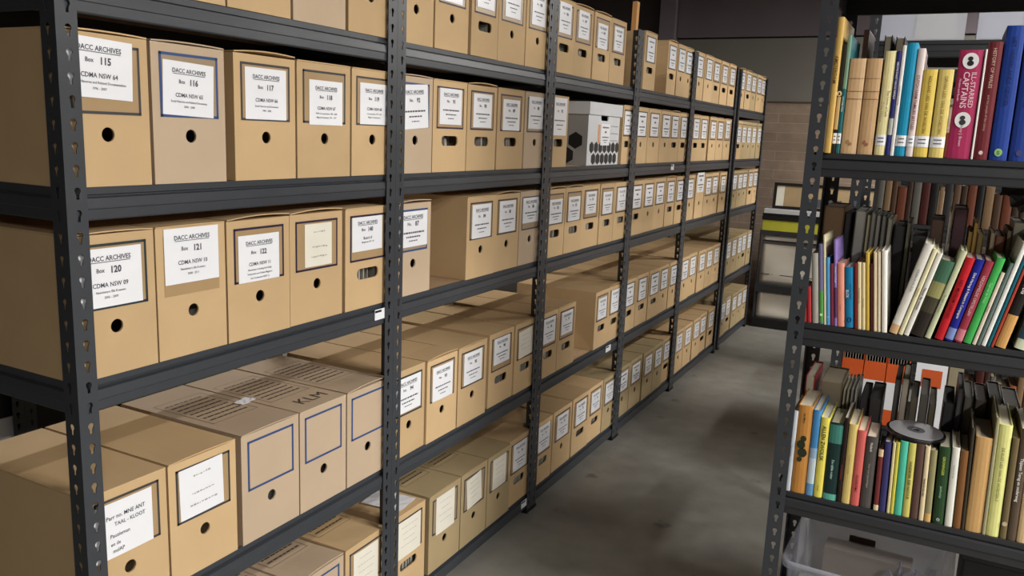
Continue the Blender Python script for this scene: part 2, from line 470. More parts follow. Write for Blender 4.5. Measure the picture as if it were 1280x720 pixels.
nm = ['first','second','third','fourth','fifth','sixth']
tags = {0: [(.835-.0, LZ['C'], .045)], 1: [(.84, LZ['E'], .05)], 2: [(.72, LZ['D'], .06)], 3: [(.60, LZ['B'], .05)]}
for i, (a, b) in enumerate(BAYS):
    lab = 'charcoal boltless steel shelving bay of archive boxes, ' + (['nearest the camera','second along the aisle','third along the aisle, with the white carton','fourth along the aisle','fifth along the aisle','farthest, by the back wall'][i])
    tg = [(yy-(0), z, w) for yy, z, w in tags.get(i, ())]
    bay('steel_shelving_bay', lab, 'shelving', 'bays of the long archive rack', b-a, .43, [LZ[k] for k in 'TBCDE'], 1.895, (0, a, 0), 0, tags=tg)

bay('steel_shelving_bay', 'dark steel shelving bay across the back aisle, seen at the lower left edge', 'shelving', 'shelving behind the long rack', .915, .40, [1.65, 1.2, .8, .40, .1], 1.895, (-1.25, .60, 0), 0, bm_='steel2', deck='deck')
bay('steel_shelving_bay', 'dark steel shelving bay across the back aisle, second from the lower left edge', 'shelving', 'shelving behind the long rack', .915, .40, [1.65, 1.2, .8, .40, .1], 1.895, (-1.25, 1.516, 0), 0, bm_='steel2', deck='deck')
bm = newbm(); add_box(bm, -.30, 0, 0, .86, 0, .082, 0, .003); tag(obj('flat_carton', bm, M['cartonwhite'], None, (-1.262, .63, .4003)), 'flat white carton on the shelf behind the long rack, at the lower left edge', 'box')
def crate(y, z, w, h, label):  # dark filler boxes added to keep the space behind the rack dark
    t = thing('dark_filler_crate', label, 'crate', (-1.266, y, z), (0, 0, 0), 'added dark filler crates behind the long rack')
    bm = newbm(); add_box(bm, -.30, 0, 0, w, 0, h-.02, 0, .004); obj('crate_body', bm, M['foot'], t)
    bm = newbm(); add_box(bm, -.31, .006, -.006, w+.006, h-.0198, h, 0, .003); obj('crate_rim', bm, M['deck'], t)
    bm = newbm(); add_box(bm, .0002, .006, w*.35, w*.65, h*.55, h*.68, 0, .002); obj('handle', bm, M['deck'], t)
crate(.64, .4825, .42, .25, 'added dark filler crate on the flat white carton, behind the long rack, nearest')
crate(1.075, .4825, .41, .25, 'added dark filler crate on the flat white carton, behind the long rack, farther one')
crate(1.54, .4003, .42, .33, 'added dark filler crate on the second bay behind the long rack, left one')
crate(1.98, .4003, .42, .33, 'added dark filler crate on the second bay behind the long rack, right one')
# ------------------------------------------------------------------ contents of the long rack
def L_(style, num, lw=.102, lh=.092, dy=0, dz=.18, rot=0): return (style, num, lw, lh, dy, dz, rot)
def cd(n, w, lines, **k): return L_('cdma', (n, w, tuple(lines)), **k)
def no(n, **k): return L_('no', (n,), **k)
def fa(n=0, **k): return L_('far', n % 4, **k)
SH = {'T': 'top shelf', 'B': 'second shelf down', 'C': 'third shelf down', 'D': 'fourth shelf down', 'E': 'bottom shelf'}
COL = {'kraft': 'brown kraft', 'grey': 'greyish', 'dull': 'dull brown'}
rows = {}
K, G, D_ = 'kraft', 'grey', 'dull'
rows['T'] = [
 [(.862,1.035,K,'r','slate',fa(0)),(1.037,1.216,K,'r','slate',fa(1)),(1.22,1.397,K,'r','slate',fa(2)),(1.405,1.58,G,'r','blue',fa(3)),(1.59,1.762,K,'r','slate',fa(0))],
 [(1.79,1.954,K,'r','slate',no(101,lh=.10)),(1.958,2.135,K,'r','slate',no(102,lh=.10)),(2.149,2.312,K,'s','plum',no(103,lh=.10,dz=.19)),(2.316,2.504,K,'r','slate',no(104,lh=.105,dz=.19)),(2.508,2.684,K,'r','slate',no(105,lh=.105,dz=.19))],
 [(2.72,2.893,K,'s','plum',no(106,lh=.105,dz=.19)),(2.897,3.088,K,'s','plum',no(107,lh=.10,dz=.19)),(3.09,3.268,K,'s','plum',no(108,lh=.095,dz=.17)),(3.27,3.448,K,'s','plum',no(109,lh=.095,dz=.18))],
 [(3.69,3.86,K,'s','slate',fa(1,lh=.105)),(4.06,4.21,K,'s','slate',fa(2,lh=.105)),(4.214,4.36,K,'r','slate',fa(3,lh=.105)),(4.363,4.508,K,'r','slate',fa(0,lh=.105))],
 [(4.56,4.745,K,'r','slate',fa(1,lh=.105)),(4.748,4.93,K,'r','slate',fa(2,lh=.105)),(4.936,5.12,K,'s','slate',fa(3)),(5.123,5.31,K,'s','slate',fa(1)),(5.313,5.495,K,'s','slate',fa(0))],
 [(5.645,5.81,K,'r','slate',fa(1,lh=.105)),(5.814,5.985,K,'s','slate',fa(2,lh=.105)),(5.989,6.16,D_,'r','slate',fa(3)),(6.163,6.33,K,'r','slate',fa(1)),(6.333,6.503,K,'r','slate',fa(0))]]
rows['B'] = [
 [(.862,1.033,K,'r','slate',cd(115,'CDMA NSW 64',['Social Histories and Related Documentation','1996 - 2007'],lw=.128,lh=.098,dy=-.012,dz=.197,rot=-2)),
  (1.038,1.21,G,'r','blue',cd(116,'CDMA NSW 65',['Social Histories and Related Documents','2000 - 2008'],lw=.118,lh=.098,dy=-.003,dz=.174,rot=-2)),
  (1.232,1.41,K,'r','slate',cd(117,'CDMA NSW 66',['Social Histories and Documents','1989 - 2008'],lw=.118,lh=.104,dz=.177)),
  (1.413,1.597,K,'r','slate',cd(118,'CDMA NSW 67',['NSW Correspondence 1982 - 2008','Migrant Commission 1991 - 1997'],lw=.114,lh=.099,dy=.004,dz=.168,rot=0)),
  (1.602,1.766,K,'r','slate',cd(119,'CDMA NSW 68',['Correspondence 1997 - 2001','Migrant Correspondence'],lw=.11,lh=.099,dy=.004,dz=.174))],
 [(1.79,1.953,G,'r','blue',no(92,lw=.125,lh=.115,dy=-.005,dz=.176,rot=4)),(1.958,2.14,K,'s','plum',no(91,lw=.118,lh=.10,dz=.184)),(2.143,2.322,K,'s','plum',no(90,lw=.112,lh=.10,dz=.18)),(2.325,2.518,K,'s','plum',no(89,lw=.116,lh=.098,dz=.174)),(2.521,2.684,G,'r','slate',no(88,lw=.112,lh=.108,dz=.188,rot=0))],
 [(2.72,2.877,K,'s','slate',no(93,lw=.122,lh=.135,dz=.182)), None, (3.475,3.597,K,'s','slate',fa(2,lw=.09,lh=.1))],
 [(3.625,3.81,K,'r','slate',fa(0,lw=.115,lh=.105)),(3.815,3.995,K,'r','slate',fa(1,lw=.115,lh=.105)),(4.0,4.18,K,'r','slate',fa(2,lw=.115,lh=.105)),(4.183,4.345,K,'s','slate',fa(3,lh=.105)),(4.348,4.508,K,'s','slate',fa(1,lh=.105))],
 [(4.56,4.745,K,'s','slate',fa(0,lh=.105)),(4.748,4.92,K,'s','slate',fa(1,lh=.105)),(4.945,5.12,K,'r','slate',fa(2)),(5.123,5.30,K,'r','slate',fa(3)),(5.303,5.495,K,'r','slate',fa(1,lh=.105,dz=.19))],
 [(5.645,5.81,K,'s','bare',fa(1,lh=.1,dz=.165)),(5.814,5.985,D_,'r','bare',fa(2,lh=.1,dz=.165)),(5.989,6.16,D_,'r','bare',fa(3,lh=.1,dz=.165)),(6.163,6.33,D_,'r','bare',fa(0,lh=.1,dz=.165)),(6.333,6.503,D_,'r','bare',fa(1,lh=.1,dz=.165))]]
rows['C'] = [
 [(.862,1.03,K,'r','green',cd(120,'CDMA NSW 09',['Newsletters Ella Kremers','2006 - 2009'],lw=.13,lh=.104,dy=-.01,dz=.178,rot=0)),
  (1.033,1.2,K,'r','tape',cd(121,'CDMA NSW 10',['Newsletters Ella Kremers','2008 - 2011'],lw=.13,lh=.107,dz=.198,rot=0)),
  (1.203,1.386,K,'r','plum',cd(122,'CDMA NSW 11',['Newsletters including Het Duifje','Verspreiden and Ouders Magazine','also Community NSW 12'],lw=.118,lh=.1,dy=-.002,dz=.172,rot=0)),
  (1.389,1.572,K,'r','plum',L_('pencil',3,lw=.094,lh=.1,dy=.004,dz=.18,rot=0)),
  (1.58,1.762,K,'s','plum',cd(140,'Board of',['Management 1997 - 98'],lw=.122,lh=.086,dy=-.004,dz=.19))],
 [(1.79,1.962,G,'r','blue',no(87,lw=.14,lh=.098,dy=-.004,dz=.184)), (2.158,2.336,K,'r','slate',no(84,lw=.118,lh=.105,dz=.178)),(2.339,2.513,K,'r','slate',no(85,lw=.112,lh=.104,dz=.18)),(2.516,2.683,G,'r','slate',no(86,lw=.125,lh=.088,dz=.19))],
 [(2.72,2.89,K,'s','slate',no(83,lw=.115,lh=.09,dz=.172)),(2.893,3.063,K,'s','slate',no(82,lw=.112,lh=.094,dz=.172)),(3.066,3.25,K,'s','slate',no(81,lw=.108,lh=.09,dz=.185)),(3.253,3.42,K,'s','slate',no(80,lw=.106,lh=.094,dz=.175)),(3.423,3.597,K,'s','slate',no(79,lw=.106,lh=.1,dz=.182))],
 [(3.625,3.81,K,'s','slate',fa(0,lw=.112,lh=.1)),(3.815,3.995,K,'r','slate',fa(1,lw=.11,lh=.1)),(4.0,4.18,K,'r','slate',fa(2,lw=.11,lh=.1)),(4.183,4.345,K,'s','slate',fa(3,lh=.1)),(4.348,4.508,K,'s','slate',fa(1,lh=.1))],
 [(4.56,4.745,K,'r','bare',fa(0,lh=.1)),(4.748,4.93,K,'r','none',L_('far',1,lw=.15,lh=.115,dz=.21)),(4.936,5.12,K,'r','slate',fa(2)),(5.123,5.30,K,'r','slate',fa(3)),(5.303,5.495,K,'r','slate',fa(0))],
 [(5.645,5.81,D_,'r','bare',fa(1)),(5.814,5.985,D_,'r','slate',fa(2)),(5.989,6.16,D_,'r','slate',fa(3)),(6.163,6.33,K,'s','slate',fa(1)),(6.333,6.503,K,'r','slate',fa(0))]]
rows['D'] = [
 [(.862,1.036,K,'r','slate',L_('hand',1,lw=.128,lh=.108,dy=-.012,dz=.176,rot=0)),
  (1.04,1.216,K,'r','slate',L_('pencil',7,lw=.112,lh=.108,dy=-.006,dz=.182,rot=1)),
  (1.229,1.411,G,'r','bareblue',None,'print'),(1.413,1.585,G,'r','bareblue',None,'klm'),(1.588,1.762,G,'r','bareblue',None,'klm')],
 [(1.79,1.95,K,'r','green',no(94,lw=.128,lh=.102,dy=-.008,dz=.182,rot=0)),(1.952,2.121,K,'r','slate',no(93,lw=.112,lh=.106,dy=0,dz=.176)),(2.124,2.304,K,'r','slate',no(95,lw=.112,lh=.104,dz=.18)),(2.335,2.511,K,'s','slate',no(98,lw=.112,lh=.092,dz=.19)),(2.519,2.684,K,'s','slate',L_('lined',1,lw=.108,lh=.1,dz=.178,rot=3))],
 [(2.72,2.88,K,'s','plum',no(96,lw=.108,lh=.098,dz=.185)),(2.883,3.053,K,'s','plum',no(97,lw=.108,lh=.092,dz=.185)),(3.271,3.434,K,'s','slate',no(68,lw=.1,lh=.094,dz=.178)),(3.437,3.597,K,'s','slate',no(67,lw=.1,lh=.105,dz=.184))],
 [(3.625,3.81,K,'s','slate',fa(0,lh=.105)),(3.815,3.995,K,'s','slate',fa(1,lh=.105)),(4.0,4.18,K,'s','slate',fa(2,lw=.12,lh=.105)),(4.183,4.345,K,'r','slate',fa(3,lh=.1)),(4.348,4.508,K,'r','slate',fa(1,lh=.1))],
 [(4.56,4.745,K,'r','bare',fa(0,lh=.105)),(4.748,4.93,K,'r','bare',fa(1,lh=.105)),(4.936,5.12,K,'r','bare',fa(2)),(5.123,5.30,K,'r','bare',fa(3)),(5.303,5.495,K,'r','bare',fa(0))],
 [(5.645,5.81,D_,'r','bare',fa(1,lh=.11)),(5.814,5.985,D_,'r','bare',fa(2,lh=.11)),(5.989,6.16,D_,'r','bare',fa(3,lh=.11)),(6.163,6.33,D_,'s','bare',fa(0,lh=.11)),(6.333,6.503,D_,'r','bare',fa(1,lh=.11))]]
rows['E'] = [
 [(.862,1.036,K,'r','slate',L_('lined',2)),(1.04,1.216,K,'r','slate',L_('lined',3)),(1.22,1.398,G,'r','bareblue',None,'print'),(1.402,1.576,G,'r','bareblue',None,'klm'),(1.586,1.762,K,'r','slate',L_('lined',5,lw=.108,lh=.12,dz=.17),'print')],
 [(1.79,1.962,K,'s','slate',L_('lined',6,lw=.118,lh=.116,dz=.176)),(1.972,2.158,D_,'r','slate',L_('lined',7,lw=.108,lh=.125,dz=.178),'print'),(2.161,2.333,D_,'r','slate',L_('lined',8,lw=.096,lh=.106,dy=-.002,dz=.18,rot=5),'print'),(2.337,2.504,D_,'r','slate',L_('lined',9,lw=.096,lh=.112,dz=.182)),(2.507,2.684,K,'s','slate',no(70,lw=.108,lh=.106,dz=.182))],
 [(2.72,2.878,K,'s','slate',no(71,lw=.11,lh=.105,dz=.186)),(2.882,3.085,K,'r','slate',no(72,lw=.11,lh=.1)),(3.088,3.27,K,'s','slate',no(73,lw=.11,lh=.1)),(3.273,3.438,K,'s','slate',no(74)),(3.441,3.597,D_,'r','slate',no(75))],
 [(3.625,3.81,D_,'r','bare',fa(0,lw=.118)),(3.815,3.995,D_,'r','bare',fa(1,lw=.118)),(4.0,4.17,D_,'r','bare',fa(2)),(4.173,4.335,D_,'r','bare',fa(3)),(4.35,4.508,K,'s','bare',fa(1))],
 [(4.56,4.745,K,'r','bare',fa(0)),(4.748,4.93,K,'r','bare',fa(1)),(4.95,5.12,K,'r','bare',fa(2)),(5.123,5.30,K,'s','bare',fa(3)),(5.32,5.495,K,'s','bare',fa(0))],
 [(5.645,5.81,D_,'r','bare',fa(1,lh=.11)),(5.814,5.985,D_,'s','bare',fa(2,lh=.11)),(5.989,6.16,D_,'r','bare',fa(3)),(6.163,6.33,D_,'r','bare',fa(0)),(6.333,6.503,D_,'r','bare',fa(1))]]
BN = ['nearest bay', 'second bay', 'third bay', 'fourth bay', 'fifth bay', 'farthest bay']
bigboxes = {}
for rk in 'TBCDE':
    for bi, bx in enumerate(rows[rk]):
        for k, e in enumerate(bx):
            if e is None: continue
            ya, yb, kind, hole, frame, lab = e[:6]; top = e[6] if len(e) > 6 else None
            hd = 'slot handle' if hole == 's' else 'round hole'
            if lab and lab[0] == 'cdma': d = '%s archive box whose label reads Box %d, %s, %s' % (COL[kind], lab[1][0], SH[rk], BN[bi])
            elif lab and lab[0] == 'hand': d = 'kraft archive box with black handwriting on its white label, fourth shelf down'
            elif lab is None: d = 'greyish archive box, blue frame without label, %s in the nearest bay, %s' % (ORD[k], SH[rk])
            else: d = '%s archive box with %s, %s from left in %s, %s' % (COL[kind], hd, ORD[k], BN[bi], SH[rk])
            x = -.004
            if rk == 'E' and bi == 1 and k in (1, 2, 3): x = .004
            if rk == 'D' and bi == 1 and k in (1, 2): x = .002
            if rk == 'E' and bi == 2 and k > 0: x = -.006
            x -= random.choice((0, 0, .003, .006)) if bi > 1 else random.choice((0, .001, .003))
            t = archive_box(ya, yb, LZ[rk]+.0002, kind, hole, frame, lab, d, x, top=top, yaw=random.uniform(-.15, .15))
            bigboxes[(rk, bi, k)] = t

# white and grey carton with lid
def carton():
    y0, y1 = 3.095, 3.448; w = y1-y0; H = .24
    t = thing('lidded_carton', 'white lidded storage carton with black hexagon pattern, on the second shelf down', 'box', (-.012, (y0+y1)/2, LZ['B']+.0002))
    verts = {}; bm = newbm()
    def F(u, v):
        q = (round(u,5), round(v,5))
        if q not in verts: verts[q] = bm.verts.new((0, u, v))
        return verts[q]
    quads, ring = cell(F, -w/2, w/2, .165, H, slot_hole(.082, .03, .009), 0, .196)
    for q in quads:
        q2 = []; [q2.append(x) for x in q if x not in q2]
        if len(q2) > 2: bm.faces.new(q2)
    lo = [verts[p] for p in sorted(p for p in verts if abs(p[1]-.165) < 1e-6)]
    bm.faces.new([F(-w/2, 0), F(w/2, 0)]+lo[::-1])
    inner = [bm.verts.new((-.005, p[0], p[1])) for p in ring]; n = len(ring)
    for i in range(n): bm.faces.new([F(*ring[i]), inner[i], inner[(i+1)%n], F(*ring[(i+1)%n])])
    for f in bm.faces: f.material_index = 0
    d = .37; y = w/2
    for q, mi in (([(0,-y,0),(-d,-y,0),(-d,-y,H),(0,-y,H)],1), ([(0,y,0),(-d,y,0),(-d,y,H),(0,y,H)],1), ([(-d,-y,0),(-d,y,0),(-d,y,H),(-d,-y,H)],0), ([(0,-y,0),(0,y,0),(-d,y,0),(-d,-y,0)],0), ([(0,-y,H),(0,y,H),(-d,y,H),(-d,-y,H)],0)):
        f = bm.faces.new([bm.verts.new(p) for p in q]); f.material_index = mi
    bmesh.ops.remove_doubles(bm, verts=bm.verts[:], dist=1e-5)
    obj('carton_body', bm, [M['cartonwhite'], M['cartongrey']], t)
    bm = newbm(); add_box(bm, -d-.006, .008, -y-.008, y+.008, H-.038, H+.012, 0, .002)
    obj('carton_lid', bm, M['cartonwhite'], t)
    bm = newbm()
    def hexa(c, r, f, sx=1.0):
        bm.faces.new([bm.verts.new(f(c[0]+sx*r*math.sin(i*PI/3), c[1]+r*math.cos(i*PI/3))) for i in range(6)])
    f = FX(.001); r = .027; dx = r*1.732
    for row in range(2):
        i = 0
        u = -w/2+.045+(row % 2)*dx/2
        while u < w/2-.015:
            hexa((u, .068-row*.046+.004), r*.90, f); u += dx*1.03
    obj('hexagon_print', bm, M['hex'], t); bm = newbm()
    g = lambda u, v: (u, -y-.001, v)
    for row in range(2):
        u = -.052-(row % 2)*.037
        while u > -d+.03:
            hexa((u, .098-row*.060), .034, g); u -= .074
    obj('hexagon_print', bm, M['hex'], t)
    lo = link('label', label_mesh(.1, .088, 'white'), t, (0, .01, .125)); link('printed_text', text_for('far', 1, .1, .088), lo)
    bm = newbm(); put_bar(bm, -.07, -.048, .09, .165, FX(.001)); obj('orange_strip', bm, mat('orange_print', (214, 150, 104), .5), t)
    bm = newbm()
    for i in range(3): put_bar(bm, .075, .16, .100+i*.03, .102+i*.03, FX(.001))
    obj('ruled_lines', bm, M['slate'], t)
carton()
# timber offcut and loose papers
bm = newbm(); add_box(bm, -.012, .012, -.016, .016, 0, .138, 0, .002)
tag(obj('timber_offcut', bm, M['wood'], None, (-.10, 3.80, LZ['T']+BH+.0085), (R(-2), 0, 0)), 'short pale timber offcut standing on a top shelf archive box', 'timber')
def sheet(name, w, h, loc, yaw, label, m='white'):
    bm = newbm(); n = 6
    A = [[bm.verts.new((-h/2+h*j/n, -w/2+w*i/n, .0010+.0012*math.sin(j*1.3+i)**2)) for i in range(n+1)] for j in range(n+1)]
    B = [[bm.verts.new((v.co.x, v.co.y, v.co.z-.0006)) for v in r] for r in A]
    for j in range(n):
        for i in range(n):
            bm.faces.new([A[j][i], A[j][i+1], A[j+1][i+1], A[j+1][i]]); bm.faces.new([B[j][i], B[j+1][i], B[j+1][i+1], B[j][i+1]])
    for i in range(n):
        bm.faces.new([A[0][i], B[0][i], B[0][i+1], A[0][i+1]]); bm.faces.new([A[n][i], A[n][i+1], B[n][i+1], B[n][i]])
        bm.faces.new([A[i][0], A[i+1][0], B[i+1][0], B[i][0]]); bm.faces.new([A[i][n], B[i][n], B[i+1][n], A[i+1][n]])
    return tag(obj(name, bm, M[m], None, loc, (0, 0, R(yaw))), label, 'paper')
sheet('paper_note', .05, .03, (-.165, 1.40, LZ['D']+BH+.0045), 12, 'small white note lying on the greyish boxes of the fourth shelf')
ps = sheet('paper_sheet', .10, .13, (-.085, 1.885, LZ['E']+BH+.0075), 6, 'white sheet lying on the bottom shelf box beside the second upright')

# ------------------------------------------------------------------ books
BOOKN = [0]
_pm = {}
def pagemat(rgb):
    if rgb not in _pm: _pm[rgb] = mat('page_edges_%d_%d_%d' % rgb, rgb, .9, noise=.18, nscale=250, stretch=(30, 1, 1))
    return _pm[rgb]
def book(x0, x1, z, h, tilt, col, label, group, y=2.085, d=None, title=None, tcol=(230,225,215), bands=None, sticker=False, back=False, ts=.5, up=False, parts=True, emblem=None, name='book', paper=False, pg='pages', dy=0):
    """x0..x1 along the shelf, spine towards -Y (or page edges when back=True)"""
    tl = R(tilt); w = max(.004, (x1-x0)*math.cos(tl)-.0006)
    if d is None: d = min(.24, max(.12, h*.72))
    px = x1 if tilt > 0 else x0
    t = thing(name, label, 'book', (px, y+dy, z+.0003), (0, tl, 0), group)
    o = -w if tilt > 0 else 0      # local x of left face
    c = .0018 if w > .01 else .0009
    m = cm(col)
    bm = newbm()
    s = 1 if not back else -1
    Y0, Y1 = (0, d) if not back else (d, 0)
    def bxy(a0, a1, b0, b1, c0, c1): add_box(bm, a0, a1, min(b0,b1), max(b0,b1), c0, c1)
    # cover: two boards and a slightly rounded spine
    r = min(.004, w*.18); n = 6
    outer = []
    for i in range(n+1):
        a = PI*i/n; outer.append((o+w/2-math.cos(a)*w/2, (.0-math.sin(a)*r)))
    pts = [(o, d)] + [(p[0], p[1]+r) for p in outer] + [(o+w, d), (o+w-c, d)] + [(o+w-c, r+.002), (o+c, r+.002)] + [(o+c, d)]
    if back: pts = [(p[0], d-p[1]) for p in pts]
    add_prism(bm, pts, 'z', 0, h)
    obj('cover', bm, m, t)
    bm = newbm(); e = .003 if not paper else .0004
    if back: add_box(bm, o+c+.0001, o+w-c-.0001, e, d-r-.0021, e, h-e)
    else: add_box(bm, o+c+.0001, o+w-c-.0001, r+.0021, d-e, e, h-e)
    obj('pages', bm, M[pg] if isinstance(pg, str) else pagemat(pg), t)
    if back: return t
    if bands:
        for (f0, f1, bc) in bands:
            bm = newbm()
            P_ = [(o+w/2-math.cos(PI*i/n)*w/2, r-math.sin(PI*i/n)*r-.0004) for i in range(n+1)]
            lo_ = [bm.verts.new((p[0], p[1], f0*h)) for p in P_]; hi_ = [bm.verts.new((p[0], p[1], f1*h)) for p in P_]
            for i in range(n): bm.faces.new([lo_[i], lo_[i+1], hi_[i+1], hi_[i]])
            obj('spine_band', bm, cm(bc), t)
    if sticker:
        bm = newbm()
        for i in range(n):
            q = [(o+w/2-math.cos(a)*w/2, r-math.sin(a)*r-.0007) for a in (PI*i/n, PI*(i+1)/n)]
            f = bm.faces.new([bm.verts.new((q[0][0], q[0][1], .022)), bm.verts.new((q[1][0], q[1][1], .022)), bm.verts.new((q[1][0], q[1][1], .046)), bm.verts.new((q[0][0], q[0][1], .046))])
        g = FH(-.0012)
        for j in range(2): put_bar(bm, o+w*.22, o+w*.78, .0375-j*.008, .0395-j*.008, g, 1)
        obj('shelf_mark', bm, [M['white'], M['ink']], t)
    if title:
        # title: list of (text, size fraction of w, centre height fraction, lateral fraction, colour)
        for k2, it in enumerate(title):
            s_, fs, fz, fx, tc_ = it[:5]
            gv = glyphs(s_, .012)[0]; ext = (max(v[0] for v in gv)-min(v[0] for v in gv))
            lo_z = .052 if sticker else .012; room = h-.012-lo_z; L0_ = ext*fs*w
            if L0_ > room*.98: fs *= room*.98/L0_; L0_ = ext*fs*w
            zc_ = min(max(h*fz, lo_z+L0_/2), h-.012-L0_/2)
            bm = newbm(); base = (FSU if up else FS)(-.0009)
            fr_ = (lambda u, v, cx=o+w*fx, cz=zc_: (lambda p: (p[0]+cx, p[1], p[2]+cz))(base(u, v)))
            put_text(bm, s_, fs*w, 0, 0, fr_, .012)
            obj('spine_title', bm, cm(tc_), t)
    if emblem:
        for (fx, fz, rr_, ec, inner) in emblem:
            bm = newbm(); f = bm.faces.new([bm.verts.new((o+w*fx+math.cos(2*PI*i/24)*rr_, -.0009, h*fz+math.sin(2*PI*i/24)*rr_*1.1)) for i in range(24)])
            ms = [cm(ec)]
            if inner:
                for (ax, az, br) in ((-.05, .30, .34), (.0, -.32, .42)):
                    f = bm.faces.new([bm.verts.new((o+w*fx+ax*rr_+math.cos(2*PI*i/14)*rr_*br, -.0013, h*fz+az*rr_+math.sin(2*PI*i/14)*rr_*br*.9)) for i in range(14)]); f.material_index = 1
                ms.append(cm(inner))
            obj('spine_emblem', bm, ms, t)
    return t

Z1, Z2, Z3 = 1.4150, 1.0040, .5630
RX = .9732
g1 = 'books on the upper shelf of the right rack'
W_ = (235, 232, 225); BK = (30, 28, 30)
def T(s, fs, fz=.5, fx=.5, c=W_, xs=1.0): return (s, fs, fz, fx, c, xs)
def sl(xa, xb): return xa, xb
b1 = [
 (1.0124,1.0264,.305,(205,165,84),'tall mustard yellow book at the left end',dict(title=[T('AMSTERDAM',.8,.62,.5,(120,84,40))],d=.22,dy=-.016)),
 (1.0272,1.0358,.247,(28,28,30),'narrow black and tan book with an owl picture',dict(bands=[(.06,.12,(34,34,36)),(.22,.52,(196,164,112))],sticker=True,emblem=[(.5,.55,.0055,(226,206,160),(60,44,34))])),
 (1.0362,1.0452,.267,(28,104,112),'narrow teal book with pale green top',dict(bands=[(.55,1,(120,158,132))],title=[T('NATIONAL PARKS',.5,.42)],sticker=True)),
 (1.0458,1.0815,.215,(212,174,128),'left of two thick tan volumes with brown rules',dict(bands=[(.655,.663,(140,104,74)),(.575,.583,(140,104,74)),(.79,.796,(150,112,80))],title=[],emblem=[(.42,.13,.0035,(172,124,88),None),(.58,.105,.0035,(172,124,88),None)])),
 (1.0825,1.116,.215,(200,160,114),'right of two thick tan volumes with brown rules',dict(bands=[(.655,.663,(140,104,74)),(.575,.583,(140,104,74)),(.79,.796,(150,112,80))],title=[],emblem=[(.42,.13,.0035,(166,100,76),None),(.58,.105,.0035,(166,100,76),None)])),
 (1.119,1.1425,.231,(236,224,160),'pale yellow book beside the tan volumes',dict(title=[T('The Limits of Faith',.34,.5,.72,(150,140,110)),T('Crew History',.34,.42,.3,(170,160,120))],sticker=True)),
 (1.143,1.1525,.231,(44,50,120),'narrow navy book with white spine title',dict(title=[T('NIEUWE KAART VAN DE WERELD',.6,.72,.5)],bands=[(.2,.36,(180,184,176))])),
 (1.153,1.1615,.243,(232,228,226),'narrow white book left of the cyan book',dict(title=[T('AUSTRALIA CULTURE',.55,.55,.5,(150,140,150))])),
 (1.162,1.1845,.248,(20,146,190),'cyan blue book',dict(sticker=True)),
 (1.185,1.2005,.236,(222,206,204),'pinkish white book with red spine title',dict(title=[T('DUTCH FARM FAMILIES SETTLED',.55,.5,.5,(140,60,70))],sticker=True)),
 (1.201,1.230,.191,(226,196,84),'bright yellow book, left of the yellow pair',dict(title=[T('HOLLAND LIED VAN DE WOESTEN',.42,.55,.55,(120,92,36))],sticker=True)),
 (1.232,1.262,.191,(228,204,112),'pale yellow book, right of the yellow pair',dict(title=[T('OPVAN LIED VAN DE WOESTEN',.42,.55,.55,(150,122,56))],sticker=True)),
 (1.267,1.314,.232,(176,44,92),'thick pink book titled Ill-Starred Captains',dict(title=[T('ILL-STARRED',.285,.635,.72,(240,200,210)),T('CAPTAINS',.36,.635,.42,(240,200,210)),T('Flinders and Baudin',.13,.635,.18,(230,180,196)),T('Anthony J. Brown',.17,.24,.5,(236,190,204))],emblem=[(.5,.90,.0155,(232,232,232),(40,40,46)),(.5,.36,.0155,(232,232,232),(60,60,64))])),
 (1.3155,1.3195,.233,(232,226,220),'very thin white booklet beside the pink book',{}),
 (1.320,1.3478,.248,(112,38,46),'maroon book left of the blue volumes',dict(title=[T('HISTORY OF WALES',.34,.78,.5,(206,166,150)),T('and the people of the colony',.24,.4,.5,(190,140,130))],emblem=[(.5,.06,.004,(230,200,200),None)])),
 (1.3495,1.3845,.281,(30,62,150),'tall blue volume with a round green emblem',dict(title=[T('HET VADERLANDS GEVOEL',.34,.66,.5,(30,48,112))],emblem=[(.5,.06,.0075,(150,196,110),(90,150,90))])),
 (1.387,1.424,.286,(32,60,146),'second tall blue volume at the right edge',dict(title=[T('HET VADERLANDS GEVOEL',.34,.66,.5,(26,44,104))],emblem=[(.5,.06,.006,(70,70,120),None)])),
 (1.4265,1.452,.25,(60,70,60),'dark green volume beyond the blue ones',{}),
 (1.454,1.49,.26,(120,84,52),'brown volume beyond the blue ones',{}),
]
for xa, xb, h, col, lab, kw in b1:
    book(xa, xb, Z1, h, 0, col, lab + ', upper shelf of the right rack', g1, **kw)
g2 = 'books on the middle shelf of the right rack'
A = -6.3
